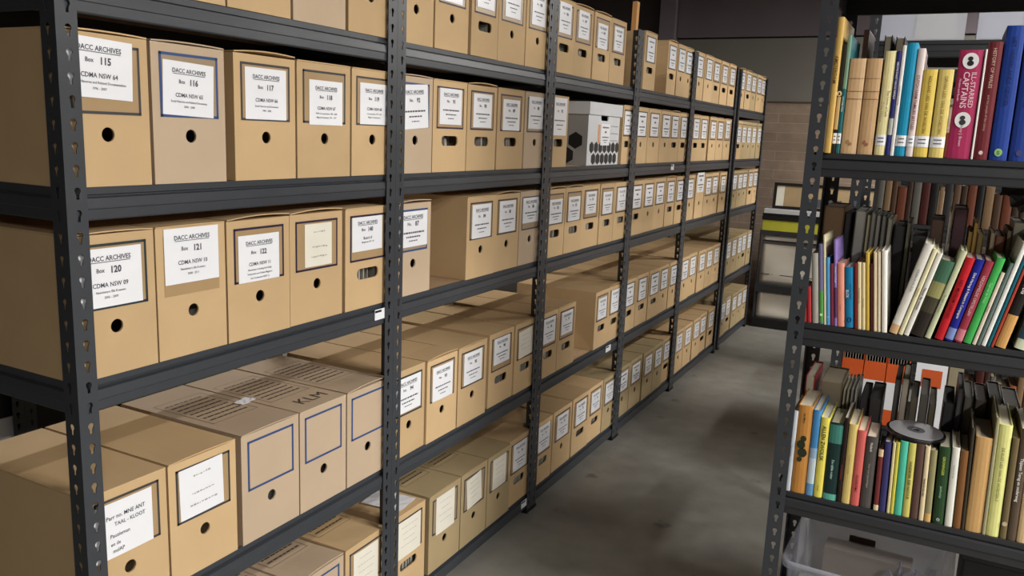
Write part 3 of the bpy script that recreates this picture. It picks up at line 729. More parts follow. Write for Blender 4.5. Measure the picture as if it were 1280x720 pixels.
b2 = [
 (1.006,1.0145,.088,(170,44,50),A,'tiny red book next to the rack post',{}),
 (1.0150,1.0255,.089,(186,50,56),A,'second tiny red book from the rack post',{}),
 (1.027,1.043,.172,(176,172,160),A,'light grey book',{}),
 (1.0435,1.0535,.196,(120,116,160),A,'lilac grey book with green foot',dict(bands=[(.02,.42,(84,160,76))],emblem=[(.5,.12,.003,W_,None)])),
 (1.054,1.0595,.218,(222,212,170),A,'thin cream book standing high on the left',{}),
 (1.060,1.0688,.165,(76,160,222),A,'sky blue thin book',dict(title=[T('S',.7,.12)])),
 (1.069,1.0775,.151,(130,44,66),A,'wine red thin book',{}),
 (1.078,1.0845,.209,(140,116,190),A,'patterned violet book',dict(title=[T('PATTERNS OF CULTURE',.6,.6)],bands=[(.1,.45,(96,50,92))])),
 (1.085,1.1015,.153,(240,150,124),A,'salmon pink book',dict(title=[T('verhalen',.3,.3,.5,(210,120,100))])),
 (1.102,1.1220,.146,(18,128,184),A,'bright blue paperback with white lettering',dict(title=[T('ELCK',.42,.56,.3),T('WAT ER STAAT',.28,.6,.68,(16,60,100))],emblem=[(.5,.13,.0055,(16,54,110),(18,128,184))])),
 (1.123,1.130,.158,(122,36,32),A,'rust red thin book',{}),
 (1.1305,1.139,.161,(234,216,168),A,'first of two cream paperbacks, black lettering',dict(title=[T('De Nederlandse reizen',.5,.5,.5,(90,74,50))])),
 (1.1395,1.148,.161,(228,206,154),A,'second of two cream paperbacks',dict(title=[T('Nieuwe verhalen',.42,.4,.5,(110,90,60))])),
 (1.1485,1.157,.186,(206,172,62),A,'ochre yellow book',{}),
 (1.1575,1.164,.160,(74,24,20),A,'very dark red thin book',{}),
 (1.1655,1.173,.188,(226,206,168),A,'first of two pale beige booklets',{}),
 (1.1735,1.181,.190,(214,198,166),A,'second of two pale beige booklets',{}),
 (1.1830,1.195,.194,(238,232,222),A,'bright white book ending the upright group',{}),
]
Bt = 13.5
bands_p = [(.0,.32,(46,38,34)),(.32,.52,(70,64,50)),(.52,.72,(150,146,92)),(.72,1,(66,108,84))]
c0 = 1.197
b2b = [
 (.0185,.222,(226,224,214),Bt,'leaning white book with grey spine lettering',dict(title=[T('VERZEN IN DE ZON',.34,.6,.5,(120,124,130))],bands=[(.0,.10,(216,170,120))])),
 (.010,.212,(232,226,180),Bt,'leaning cream yellow book',dict(title=[T('Indonesia',.6,.5,.5,(190,176,110))])),
 (.0115,.203,(232,230,220),Bt,'leaning white book with black dotted title',dict(title=[T('Natuur der mensen',.62,.45,.5,(40,40,44))])),
 (.029,.185,(80,110,90),Bt,'leaning book with green top and penguin picture foot',dict(bands=bands_p)),
 (.0125,.213,(196,204,164),Bt,'leaning pale green book',dict(title=[T('De vogels van de kust',.4,.4,.5,(110,120,90))])),
 (.018,.197,(206,28,40),Bt-1.5,'leaning scarlet book with dark red title',dict(title=[T('HET MUSEUM VAN NU',.52,.5,.5,(120,14,24))])),
 (.0175,.195,(26,36,150),Bt-1.5,'leaning royal blue book with white title',dict(title=[T('Dirk Hartog & Pelsaert in Compagnie',.42,.56)],bands=[(.02,.16,(120,140,200))])),
 (.0170,.194,(160,50,70),Bt-1.5,'leaning crimson patterned book',dict(title=[T('VERZAMELDE OPSTELLEN',.5,.58,.5,(226,180,180))],bands=[(.02,.16,(214,120,134))])),
 (.0170,.203,(60,176,78),Bt-1.5,'leaning bright green book',dict(title=[T('Taal van de Wind',.40,.6,.5,(160,226,160))])),
 (.008,.172,(222,206,186),Bt-1.5,'leaning short beige booklet',dict(title=[T('Historie',.6,.5,.5,(160,130,110))])),
 (.0075,.195,(96,116,112),Bt-1.5,'leaning thin grey book',{}),
 (.0095,.243,(236,236,230),Bt-1.5,'leaning tall white book right of the green one',{}),
 (.0065,.262,(18,100,118),Bt-1.5,'leaning tall thin teal book',{}),
 (.0060,.252,(176,62,44),Bt-1.5,'leaning thin brick red book',{}),
 (.0215,.215,(34,30,28),Bt-1.5,'leaning black book with a tan foot',dict(title=[T('De Dis',.5,.66)],bands=[(0,.36,(206,152,84)),(.78,1,(190,160,120))])),
]
for xa, xb, h, col, tl, lab, kw in b2:
    book(xa, xb, Z2, h, tl, col, lab + ', middle shelf of the right rack', g2, **kw)
x = c0 + 0.0
prev = None
for wv, h, col, tl, lab, kw in b2b:
    wx = wv/math.cos(R(tl))*1.015
    book(x, x+wx, Z2, h, tl, col, lab + ', middle shelf of the right rack', g2, paper=False, **kw); x += wx+.0010
    if 'pale green' in lab: x += .0065
book(1.450, 1.481, Z2, .235, 12, (214, 222, 190), 'large pale comic album with a dark blue figure, middle shelf of the right rack', g2, bands=[(.3,.62,(120,190,180)),(.1,.3,(40,74,96))])
book(1.4825, 1.503, Z2, .2, 12, (226,120,160), 'pink book at the right edge, middle shelf of the right rack', g2)
book(1.505, 1.53, Z2, .22, 12, (60,60,70), 'dark grey book beyond the pink one, middle shelf of the right rack', g2)

g3 = 'books on the lower shelf of the right rack'
b3 = [
 (1.004,1.0185,.213,(196,204,214),0,'pale blue-grey book next to the rack post',dict(title=[T('Geschiedenis',.4,.5,.5,(120,130,140))])),
 (1.0192,1.0545,.230,(206,138,62),-.5,'thick orange tan book with dark green foliage',dict(title=[T('Jan Mens',.2,.86,.5,(90,60,30))],emblem=[(.55,.63,.007,(48,56,34),None),(.42,.56,.010,(40,52,34),None),(.55,.47,.011,(44,54,36),None),(.4,.39,.006,(48,56,34),None)])),
 (1.055,1.0735,.224,(64,134,196),-.5,'sky blue book with a white bird wing',dict(bands=[(.0,.14,(96,150,196)),(.14,.44,(188,204,214)),(.44,.56,(140,170,200))])),
 (1.0742,1.0955,.209,(232,218,84),-.5,'bright yellow book titled Allen Zwolsk',dict(title=[T('ALLEN ZWOLSK',.60,.68,.5,(40,40,30)),T('roman',.3,.12,.5,(140,130,50))])),
 (1.0965,1.1285,.200,(24,52,50),-.5,'thick dark green book with turquoise pattern',dict(title=[T('De vijfde ruiter',.26,.4,.5,(180,220,210))],bands=[(.74,.98,(60,130,116)),(0,.08,(90,180,160))])),
 (1.129,1.1395,.218,(40,24,24),-.7,'narrow black book with dark red lettering',dict(title=[T('DE ONDERGANG',.5,.36,.5,(150,60,60))])),
 (1.140,1.1605,.205,(218,192,108),-.7,'straw yellow book',dict(title=[T('Verzamelde verhalen',.3,.5,.5,(170,150,90))])),
 (1.161,1.1815,.193,(218,98,92),-.7,'coral red book',dict(title=[T('DE KERSTMIS',.38,.3,.5,(120,30,40))])),
 (1.1825,1.2085,.182,(82,76,74),-.8,'dark grey book left of the lying disc',dict(title=[T('Mulisch',.3,.86,.5),T('Voer voor psychologen',.26,.46,.5,(170,160,150))])),
 (1.214,1.2255,.156,(116,46,48),-1.6,'small maroon book with a cream foot',dict(bands=[(0,.09,(226,206,160)),(.88,1,(222,190,150))])),
 (1.2262,1.2415,.177,(58,56,110),-1.6,'navy violet book under the lying disc',{}),
 (1.244,1.251,.179,(224,210,150),-1.6,'thin cream book under the lying disc',{}),
 (1.2515,1.2595,.181,(208,200,66),-1.6,'thin lime yellow book under the lying disc',{}),
 (1.2600,1.2775,.186,(72,196,164),-1.6,'mint green book under the lying disc',{}),
 (1.278,1.2945,.185,(206,196,96),-1.6,'olive yellow book with black title',dict(title=[T('HANDBOEK DER NATUUR',.5,.5,.5,(50,46,30))])),
 (1.295,1.3125,.186,(92,68,60),-1.6,'brown book under the lying disc',{}),
 (1.314,1.325,.185,(228,208,164),-1.8,'thin cream book with bold black title',dict(title=[T('Nederlandse taal',.62,.45,.5,(30,28,28))])),
 (1.3258,1.340,.178,(148,142,98),-1.8,'khaki green book',dict(bands=[(0,.12,(214,168,94))])),
 (1.343,1.367,.190,(40,70,40),-1.8,'dark green book with yellow lettering',dict(title=[T('GRONINGER',.34,.76,.5,(196,206,70)),T('jaarboekje',.3,.42,.5,(140,190,150))],emblem=[(.5,.06,.0035,(180,200,190),(40,70,40))])),
 (1.369,1.3855,.194,(226,226,214),-1.8,'white book right of the dark green one',dict(title=[T('zomer in de stad',.3,.7,.5,(150,156,150))])),
 (1.387,1.4035,.191,(132,86,44),-1.8,'chestnut brown book',{}),
 (1.4040,1.4105,.248,(58,52,40),-1.8,'narrow dark olive book',{}),
 (1.4115,1.446,.230,(206,160,98),-1.2,'thick plain tan book',{}),
 (1.4465,1.4540,.282,(160,156,118),-1.2,'tall thin grey-green book',{}),
 (1.4545,1.4805,.268,(224,224,134),-1.2,'tall pale yellow book',dict(title=[T('DE KUST LIED VAN DE WOESTEN 2',.32,.56,.5,(130,128,70))])),
 (1.482,1.4955,.242,(112,96,64),-1,'mottled brown book',dict(emblem=[(.5,.15,.005,(200,180,140),None)])),
 (1.496,1.5145,.266,(88,72,58),-1,'dark brown book with white lettering',dict(title=[T('Thijssen Terug en onderweg',.5,.55)])),
 (1.515,1.540,.252,(220,188,136),-1,'cream tan book at the right edge',{}),
 (1.541,1.56,.24,(90,60,50),-.8,'dark red-brown book beyond the cream one',{}),
]
for xa, xb, h, col, tl, lab, kw in b3:
    book(xa, xb, Z3, h, tl, col, lab + ', lower shelf of the right rack', g3, **kw)

# back rows of the right rack: page edges towards the viewer, spines to the rear
YB = 2.262
def backrow(lst, z, shelf, group):
    for i, e in enumerate(lst):
        xa, xb, h, col, what = e[:5]; pg = e[5] if len(e) > 5 and e[5] != 'oldpages' else tuple(int(min(255, c*.8+(96 if 'magazine' in what else 56))) for c in col); tl = e[6] if len(e) > 6 else 0
        book(xa, xb, z, h, tl, col, '%s, back row of the %s shelf' % (what, shelf), group, y=YB, back=True, d=.17, pg=pg, parts=True)
backrow([
 (1.02,1.030,.25,(40,40,44),'slim black volume, left end'),(1.100,1.118,.286,(36,38,40),'black album with pale pages behind the cream book','pages'),(1.126,1.146,.282,(30,32,34),'black album beside its twin','pages'),
 (1.179,1.20,.22,(180,170,166),'greyish cover book behind the pinkish one')], Z1, 'upper', 'back row books, upper shelf')
# comb-bound book
def combbook():
    t = thing('comb_bound_book', 'brown comb-bound book with metal coils, back row of the upper shelf', 'book', (1.052, 2.262, Z1+.0003))
    bm = newbm(); add_box(bm, 0, .012, 0, .17, 0, .30); obj('cover', bm, cm((96, 70, 56)), t)
    bm = newbm()
    for i in range(9):
        n = 14
        for k in range(n):
            a, b = 2*PI*k/n, 2*PI*(k+1)/n
            z = .293
            for rr0, rr1 in ((.009, .0075),):
                bm.faces.new([bm.verts.new((.006+math.cos(q)*rr, .012+i*.017+dd, z+math.sin(q)*rr)) for q, rr, dd in ((a,rr0,0),(b,rr0,0),(b,rr0,.003),(a,rr0,.003))])
    obj('coil', bm, mat('nickel_wire', (190, 180, 160), .3, metal=1), t)
combbook()
backrow([
 (.994+.012,1.056,.275,(104,74,44),'thick brown ledger, left end'),(1.058,1.073,.262,(20,20,24),'black binder beside the ledger'),
 (1.082,1.108,.27,(120,122,108),'grey-green magazine block','oldpages'),(1.110,1.118,.262,(150,142,100),'thin straw magazine'),(1.119,1.131,.268,(92,92,80),'olive grey magazine'),
 (1.132,1.142,.262,(110,108,96),'grey magazine'),(1.144,1.156,.262,(72,72,62),'dark olive magazine'),(1.158,1.170,.256,(126,122,100),'drab magazine right of the olive one'),
 (1.176,1.20,.24,(24,24,24),'black book behind the gap'),(1.203,1.212,.25,(96,94,70),'thin moss green book behind the gap'),(1.22,1.25,.22,(30,28,28),'wide black book behind the white one'),
 (1.255,1.285,.262,(70,44,32),'brown hardback'),(1.292,1.298,.285,(200,190,170),'thin pale booklet'),(1.302,1.332,.292,(58,26,34),'tall dark maroon hardback','oldpages'),
 (1.338,1.347,.24,(170,132,52),'thin golden book'),(1.348,1.357,.262,(186,140,56),'golden brown book'),(1.358,1.372,.236,(136,110,54),'mustard book'),(1.385,1.395,.242,(176,150,120),'thin tan book'),
 (1.396,1.415,.235,(112,58,38),'russet book'),(1.418,1.428,.25,(100,84,60),'drab brown book'),(1.429,1.455,.27,(150,142,120),'pale grey-brown book'),(1.47,1.50,.25,(50,50,50),'dark book at the right end')], Z2, 'middle', 'back row books, middle shelf')
backrow([
 (1.006,1.030,.262,(176,40,44),'red hardback with cream pages, left end','pages'),(1.045,1.100,.255,(140,124,96),'thick tan album'),(1.103,1.109,.24,(176,168,140),'first thin cream magazine'),(1.112,1.118,.24,(180,172,144),'second thin cream magazine'),
 (1.121,1.129,.243,(110,106,96),'thin grey magazine'),(1.131,1.138,.245,(150,150,140),'light grey magazine'),(1.145,1.165,.225,(34,30,30),'short black book'),(1.168,1.198,.23,(38,36,36),'wide charcoal book'),
 (1.222,1.235,.29,(60,58,54),'tall charcoal book'),(1.238,1.256,.295,(30,28,28),'tall black book with pale pages','pages'),(1.262,1.280,.25,(88,80,60),'olive brown book'),(1.283,1.304,.262,(92,86,76),'grey-brown book'),
 (1.306,1.322,.24,(96,84,62),'drab brown book'),(1.338,1.362,.25,(26,26,28),'black book right of the disc'),(1.365,1.378,.292,(70,68,70),'tall grey book'),(1.381,1.40,.272,(80,78,66),'olive book'),(1.405,1.43,.27,(60,50,42),'umber book'),(1.432,1.46,.28,(44,42,38),'near black book'),(1.465,1.50,.27,(70,66,58),'dark grey-brown book')], Z3, 'lower', 'back row books, lower shelf')
# crumpled plastic bag on the middle shelf
def crumple():
    bm = newbm(); rr = random.Random(5); n = 9
    g = [[None]*(n+1) for _ in range(n+1)]
    for j in range(n+1):
        for i in range(n+1):
            u, v = i/n-.5, j/n-.5
            g[j][i] = bm.verts.new((u*.11+rr.uniform(-.006,.006), v*.13+rr.uniform(-.006,.006), .03*math.cos(u*3)*math.cos(v*3)+rr.uniform(-.012,.012)))
    for j in range(n):
        for i in range(n): bm.faces.new([g[j][i], g[j][i+1], g[j+1][i+1], g[j+1][i]])
    bmesh.ops.solidify(bm, geom=bm.faces[:], thickness=.0012)
    o = obj('crumpled_bag', bm, mat('grey_plastic_bag', (96, 96, 94), .45, noise=.1), None, (1.447, 2.35, Z2+.315), (R(20), R(35), 0))
    tag(o, 'crumpled grey plastic bag lying on the back row books, middle shelf', 'bag')
crumple()
# lying compact disc in its tray
def disc():
    zt = Z3+.1915
    t = thing('compact_disc', 'silver compact disc in a black tray lying on the lower shelf books', 'disc', (1.283, 2.152, zt), (R(2.5), R(2.5), 0))
    bm = newbm(); add_cyl(bm, (0,0,0), .066, .006, n=40); obj('tray', bm, mat('black_gloss_plastic', (22,22,24), .2), t)
    bm = newbm(); n = 48; r0, r1, z = .0075, .060, .0072
    A_ = [bm.verts.new((math.cos(2*PI*i/n)*r1, math.sin(2*PI*i/n)*r1, z+.0012)) for i in range(n)]; B_ = [bm.verts.new((math.cos(2*PI*i/n)*r0, math.sin(2*PI*i/n)*r0, z+.0012)) for i in range(n)]
    A2 = [bm.verts.new((v.co.x, v.co.y, z)) for v in A_]; B2 = [bm.verts.new((v.co.x, v.co.y, z)) for v in B_]
    for i in range(n):
        j = (i+1) % n
        bm.faces.new([A_[i], A_[j], B_[j], B_[i]]); bm.faces.new([A2[i], B2[i], B2[j], A2[j]]); bm.faces.new([A_[i], A2[i], A2[j], A_[j]]); bm.faces.new([B_[i], B_[j], B2[j], B2[i]])
    obj('disc', bm, mat('disc_silver', (214,214,220), .34, metal=.7), t)
    bm = newbm(); n = 30
    for q in (0,):
        A_ = [bm.verts.new((math.cos(2*PI*i/n)*.020, math.sin(2*PI*i/n)*.020, z+.0016)) for i in range(n)]; B_ = [bm.verts.new((math.cos(2*PI*i/n)*.008, math.sin(2*PI*i/n)*.008, z+.0016)) for i in range(n)]
        for i in range(n): j = (i+1) % n; bm.faces.new([A_[i], A_[j], B_[j], B_[i]])
    obj('hub_ring', bm, mat('disc_hub', (84,84,88), .3), t)
disc()

# ------------------------------------------------------------------ right racks (facing the camera)
def rrack(y, label, levels, h=1.895, x=RX, depth=.40, length=.915):
    return bay('book_shelving_bay', label, 'shelving', 'book shelving bays on the right', length, depth, levels, h, (x, y, 0), -90, pm='steel', deck='deck', bm_='steel2')
rrack(2.0735, 'dark steel bookshelf bay nearest the camera, holding three rows of books', [1.834, Z1, Z2, Z3, .12], h=2.2)
rrack(3.2165, 'dark steel shelving bay directly behind the nearest bookshelf, with plastic tubs on top', [1.796, 1.17, .83, .42, .1])
rrack(4.36, 'third dark steel shelving bay back on the right, seen between posts', [1.796, 1.30, .86, .42, .1])
rrack(5.38, 'farthest dark steel shelving bay on the right, seen between posts', [1.796, 1.30, .86, .42, .1])

# contents of the second rack (seen through the first)
def plainbooks(z, xs, xe, y, seed, pal, hmin, hmax, shelf, group, y0d=.16):
    rr = random.Random(seed); x = xs; i = 0
    while x < xe:
        w = rr.uniform(.014, .034); h = rr.uniform(hmin, hmax)
        cname, c = pal[rr.randrange(len(pal))]
        book(x, x+w, z, h, 0, c, '%s book, %s from the left, %s' % (cname, ordn(min(i, 34)), shelf), group, y=y, d=y0d, pg='oldpages')
        x += w+.0012; i += 1
pal = [('dark brown',(70,48,38)),('black',(30,28,28)),('maroon',(86,34,32)),('tan',(150,118,84)),('russet',(124,66,44)),('charcoal',(54,52,52)),('orange',(196,96,52)),('olive',(84,84,58)),('grey',(112,108,102))]
pal = [(a_, tuple(int(c*.80) for c in c_)) for a_, c_ in pal]
pal.pop(7)
pal += [('umber',(84,62,46)),('walnut',(72,50,36))]
plainbooks(1.17, 1.06, 1.84, 3.26, 11, pal, .12, .20, 'upper row of the second right-hand rack', 'books on the second right rack, upper row')
plainbooks(.83, 1.03, 1.84, 3.26, 23, pal, .18, .26, 'middle row of the second right-hand rack', 'books on the second right rack, middle row')
plainbooks(.42, 1.42, 1.84, 3.26, 31, pal, .2, .27, 'lower row of the second right-hand rack', 'books on the second right rack, lower row')
plainbooks(1.30, 1.03, 1.5, 4.40, 37, pal, .16, .24, 'upper row of the third right-hand rack', 'books on the third right rack')
# orange magazine files
for i in range(3):
    t = thing('magazine_file', 'orange magazine file with white foot label, %s of three behind the lower books' % ['leftmost', 'middle', 'rightmost'][i], 'file', (1.012+i*.077, 3.235, .4203), (0,0,0), 'orange magazine files')
    bm = newbm(); w = .074; hh = .235
    add_box(bm, 0, w, 0, .002, 0, hh); add_box(bm, 0, .002, .002, .24, 0, hh+.02); add_box(bm, w-.002, w, .002, .24, 0, hh+.02); add_box(bm, .002, w-.002, .002, .24, 0, .002); add_box(bm, .002, w-.002, .238, .24, .002, hh+.03)
    obj('case', bm, mat('orange_board', (214, 92, 40), .6, noise=.04), t)
    bm = newbm(); put_bar(bm, .003, w-.003, .06, .165, FH(-.0008)); obj('foot_label', bm, M['white'], t)
    bm = newbm()
    for k in range(7): add_box(bm, .005+k*.0095, .0065+k*.0095, .006, .23, .003, hh+.02+random.uniform(.005, .03))
    obj('loose_sheets', bm, M['papers'], t)
bm = newbm(); add_box(bm, 0, .10, 0, .01, 0, .27, 0); put_bar(bm, .02, .085, .17, .235, FH(-.001), 1)
tag(obj('display_card', bm, [M['white'], mat('orange_print2', (206, 92, 48), .5)], None, (1.262, 3.235, .4203)), 'white card with an orange panel standing right of the orange files', 'card')
bm = newbm(); add_box(bm, 0, .045, 0, .2, 0, .27, 0, .002); tag(obj('box_file', bm, cm((150,138,112)), None, (1.367, 3.235, .4203)), 'pale tan box file standing right of the white card', 'file')

# plastic storage tubs on top of the second rack
def storage(x, label, w=.30):
    t = thing('storage_tub', label, 'tub', (x, 3.226, 1.7963), (0,0,0), 'milky storage tubs')
    bm = newbm(); d = .36; h = .15; th = .003
    def wall(p, q):
        add_box(bm, p[0], q[0], p[1], q[1], p[2], q[2])
    wall((0,0,0),(w,d,th)); wall((0,0,th),(w,th,h)); wall((0,d-th,th),(w,d,h)); wall((0,th,th),(th,d-th,h)); wall((w-th,th,th),(w,d-th,h))
    wall((-.008,-.008,h-.012),(w+.008,-.0005,h)); wall((-.008,d+.0005,h-.012),(w+.008,d+.008,h)); wall((-.008,0,h-.012),(-.0005,d,h)); wall((w+.0005,0,h-.012),(w+.008,d,h))
    obj('tub_shell', bm, M['milky'], t)
    bm = newbm(); add_box(bm, .012, w*.42, .012, d-.02, .006, .12); obj('paper_stack', bm, cm((206,208,236), .7), t)
    bm = newbm(); add_box(bm, w*.45, w*.9, .014, d-.02, .006, .125); obj('paper_stack', bm, cm((240,236,214), .7), t)
    bm = newbm(); add_box(bm, -.01, w+.01, -.01, d+.01, h+.0005, h+.012, 0, .003); obj('lid', bm, M['milky'], t)
storage(.995, 'milky plastic storage tub of papers, left one on the second rack top', .275)
storage(1.305, 'milky plastic storage tub of papers, right one on the second rack top', .30)

# clear tub at the bottom of the nearest right rack
def clear_tub():
    t = thing('plastic_tub', 'clear plastic tub of papers on the bottom shelf of the nearest right rack', 'tub', (1.010, 2.098, .1203), (0, 0, R(-2)))
    H = .245; w = .40; d = .36; tp = .02; th = .0025
    def ring(z, ins, r=.03, k=5):
        p = []
        for cx, cy, a0 in ((w-ins-r, d-ins-r, 0), (ins+r, d-ins-r, 90), (ins+r, ins+r, 180), (w-ins-r, ins+r, 270)):
            for i in range(k):
                a = R(a0+90*i/(k-1)); p.append((cx+math.cos(a)*r, cy+math.sin(a)*r, z))
        return p
    prof = [(0.0, tp+.004), (.01, tp), (H-.02, .004), (H-.02, -.006), (H, -.008), (H, -.002), (H-.004, .002), (H-.016, .007), (.012, tp+th), (.003, tp+.006)]
    bm = newbm(); rings = [[bm.verts.new(p) for p in ring(z, i+.008)] for z, i in prof]
    n = len(rings[0])
    for a, b in zip(rings, rings[1:]):
        for i in range(n): bm.faces.new([a[i], a[(i+1)%n], b[(i+1)%n], b[i]])
    bm.faces.new(rings[0][::-1]); bm.faces.new(rings[-1])
    for f in bm.faces: f.smooth = True
    obj('tub_shell', bm, M['clear'], t)
    bm = newbm(); add_box(bm, .06, .36, .05, .25, .006, .10); obj('paper_stack', bm, M['white'], t)
    bm = newbm(); add_box(bm, .04, .24, .034, .1, .1005, .175); obj('paper_stack', bm, M['cream'], t)
    bm = newbm(); add_box(bm, .075, .30, .26, .33, .006, .19); obj('cardboard_folder', bm, cm((176, 166, 160), .7), t)
    bm = newbm(); add_box(bm, .13, .20, d-.018, d-.014, .155, .205); obj('brown_label', bm, cm((70, 52, 42), .5), t)
    # crumpled clear bag
    bm = newbm(); rr = random.Random(9); nn = 10
    g = [[bm.verts.new((.24+.12*i/nn+rr.uniform(-.006,.006), .10+.2*j/nn+rr.uniform(-.006,.006), .17+.03*math.sin(i*1.7)*math.sin(j*1.3)+rr.uniform(-.012,.012))) for i in range(nn+1)] for j in range(nn+1)]
    for j in range(nn):
        for i in range(nn): bm.faces.new([g[j][i], g[j][i+1], g[j+1][i+1], g[j+1][i]])
    obj('crumpled_bag', bm, M['clear'], t)
clear_tub()
bm = newbm(); add_box(bm, 0, .21, 0, .12, 0, .10, 0, .002); tag(obj('white_carton', bm, M['cartonwhite'], None, (1.455, 2.12, .1203)), 'low white carton on the bottom shelf right of the clear tub', 'box')

t = thing('dark_filler_crate', 'added dark filler crate at the back of the bottom shelf, right of the clear tub', 'crate', (1.43, 2.25, .1203))  # added as a dark backing where pale floor would show
bm = newbm(); add_box(bm, 0, .42, 0, .18, 0, .30, 0, .004); obj('crate_body', bm, M['deck'], t)
bm = newbm(); add_box(bm, -.006, .426, -.006, .186, .3002, .318, 0, .003); obj('crate_rim', bm, M['foot'], t)
# ------------------------------------------------------------------ low unit at the end of the aisle
YE = 6.53
def endunit():
    t = thing('low_shelving_unit', 'low black shelving unit across the end of the aisle holding foil cases', 'shelving', (.045, YE, 0))
    L = 1.75; d = .40
    bm = newbm(); add_box(bm, 0, L, .0, d, .0, .075); obj('plinth', bm, M['foot'], t)
    for z, h in ((.345, .062), (.765, .03)):
        bm = newbm(); add_box(bm, 0, L, 0, .006, z-h, z); add_box(bm, 0, L, .006, d, z-.012, z); obj('shelf', bm, M['steel2'], t, (0,0,0))
    for x in (0, .66, L-.03):
        bm = newbm(); add_box(bm, x, x+.012, .007, .037, .0755, .752) ; obj('upright', bm, M['steel2'], t)
        bm = newbm(); add_box(bm, x, x+.012, d-.03, d, .0755, .752) ; obj('upright', bm, M['steel2'], t)
    return t
endunit()
def foilcase(x, z, w, h, label):
    t = thing('foil_case', label, 'case', (x, YE+.045, z), (0,0,0), 'foil cases in the low unit')
    bm = newbm(); nx, nz = 14, 12; rr = random.Random(int(x*100+z*10)); d = .3
    def P(i, k):
        u, v = i/nx, k/nz
        b = .006*math.sin(u*5+v*3)+.004*math.sin(v*9+u*2)+rr.uniform(-.0012,.0012)
        e = min(u, 1-u, v, 1-v); b *= min(1, e*6)
        return (u*w, -b, v*h)
    g = [[bm.verts.new(P(i, k)) for i in range(nx+1)] for k in range(nz+1)]
    for k in range(nz):
        for i in range(nx): f = bm.faces.new([g[k][i], g[k][i+1], g[k+1][i+1], g[k+1][i]]); f.smooth = True
    B = {q: bm.verts.new(p) for q, p in {'a': (0,d,0), 'b': (w,d,0), 'c': (w,d,h), 'e': (0,d,h)}.items()}
    bm.faces.new([B['a'], B['e'], B['c'], B['b']])
    bm.faces.new([g[0][i] for i in range(nx+1)][::-1]+[B['a'], B['b']]); bm.faces.new([g[nz][i] for i in range(nx+1)]+[B['c'], B['e']])
    bm.faces.new([g[k][0] for k in range(nz+1)]+[B['e'], B['a']]); bm.faces.new([g[k][nx] for k in range(nz+1)][::-1]+[B['b'], B['c']])
    obj('foil_body', bm, M['foil'], t)
    return t
a = foilcase(.062, .3455, .58, .385, 'large silver foil case on the middle shelf of the low black unit')
bm = newbm(); add_prism(bm, [(-.004,.345),(-.012,.335),(-.012,.318),(-.001,.312)], 'x', 0.01, .55); obj('fold', bm, mat('dull_foil', (110,112,116), .35, metal=.9), a)
bm = newbm(); add_box(bm, .01, .55, -.0075, -.0068, .074, .080); obj('strap', bm, M['slate'], a)
foilcase(.062, .0755, .58, .205, 'silver foil case on the lowest shelf of the low black unit, left')
foilcase(.74, .3455, .5, .385, 'silver foil case on the middle shelf behind the bookshelf post')
foilcase(.74, .0755, .5, .205, 'silver foil case on the lowest shelf behind the bookshelf post')
def yellowbox():
    t = thing('yellow_box', 'long lime yellow box lying on the low black unit', 'box', (.055, YE+.02, .7655))
    bm = newbm(); add_box(bm, 0, .56, 0, .3, 0, .082, 0, .003); obj('box_body', bm, cm((186, 184, 52)), t)
    bm = newbm(); add_box(bm, -.006, .566, -.006, .306, .0825, .110, 0, .002); obj('box_rim', bm, M['foot'], t)
yellowbox()
def traybox():
    t = thing('paper_tray', 'flat grey and white tray of papers on the yellow box', 'tray', (.05, YE+.03, .8762))
    bm = newbm(); add_box(bm, 0, .8, 0, .28, 0, .012); add_box(bm, 0, .8, 0, .004, .012, .022); obj('tray', bm, M['foot'], t)
    bm = newbm(); add_box(bm, .005, .795, .006, .27, .0125, .055, 0, .002); obj('paper_stack', bm, M['cartonwhite'], t)
traybox()
def picture():
    t = thing('picture_frame', 'wide black framed picture leaning on the low unit below the brick wall', 'picture', (.10, YE+.10, .934), (R(-5), 0, 0))
    W = .95; H = .20; b = .022
    bm = newbm(); add_box(bm, 0, W, 0, .018, 0, b); add_box(bm, 0, W, 0, .018, H-b, H); add_box(bm, 0, b, 0, .018, b, H-b); add_box(bm, W-b, W, 0, .018, b, H-b); obj('frame', bm, M['foot'], t)
    bm = newbm(); add_box(bm, b, W-b, .008, .012, b, H-b); obj('mount', bm, M['cream'], t)
    bm = newbm(); put_bar(bm, .08, W-.08, b, H-b, FH(.0075)); put_bar(bm, .25, .50, b+.006, .09, FH(.007), 1)
    put_bar(bm, .55, .70, b+.01, .11, FH(.007), 1)
    obj('print', bm, [cm((176, 150, 112), .4), cm((84, 84, 92), .4)], t)
picture()

# ------------------------------------------------------------------ room
XL, XR, YF, YW, ZC = -3.6, 5.2, -3.4, 7.10, 3.05
fl = bpy.data.materials.new('concrete'); fl.use_nodes = True
nt = fl.node_tree; N = nt.nodes; Lk = nt.links; bs = N['Principled BSDF']
tc = N.new('ShaderNodeTexCoord')
n1 = N.new('ShaderNodeTexNoise'); n1.inputs['Scale'].default_value = 1.6; n1.inputs['Detail'].default_value = 8; n1.inputs['Roughness'].default_value = .62
n2 = N.new('ShaderNodeTexNoise'); n2.inputs['Scale'].default_value = 9; n2.inputs['Detail'].default_value = 6
n3 = N.new('ShaderNodeTexNoise'); n3.inputs['Scale'].default_value = 90; n3.inputs['Detail'].default_value = 3
for n_ in (n1, n2, n3): Lk.new(tc.outputs['Object'], n_.inputs['Vector'])
cr = N.new('ShaderNodeValToRGB'); cr.color_ramp.elements[0].position = .30; cr.color_ramp.elements[0].color = (.15, .142, .126, 1); cr.color_ramp.elements[1].position = .72; cr.color_ramp.elements[1].color = (.30, .29, .262, 1)
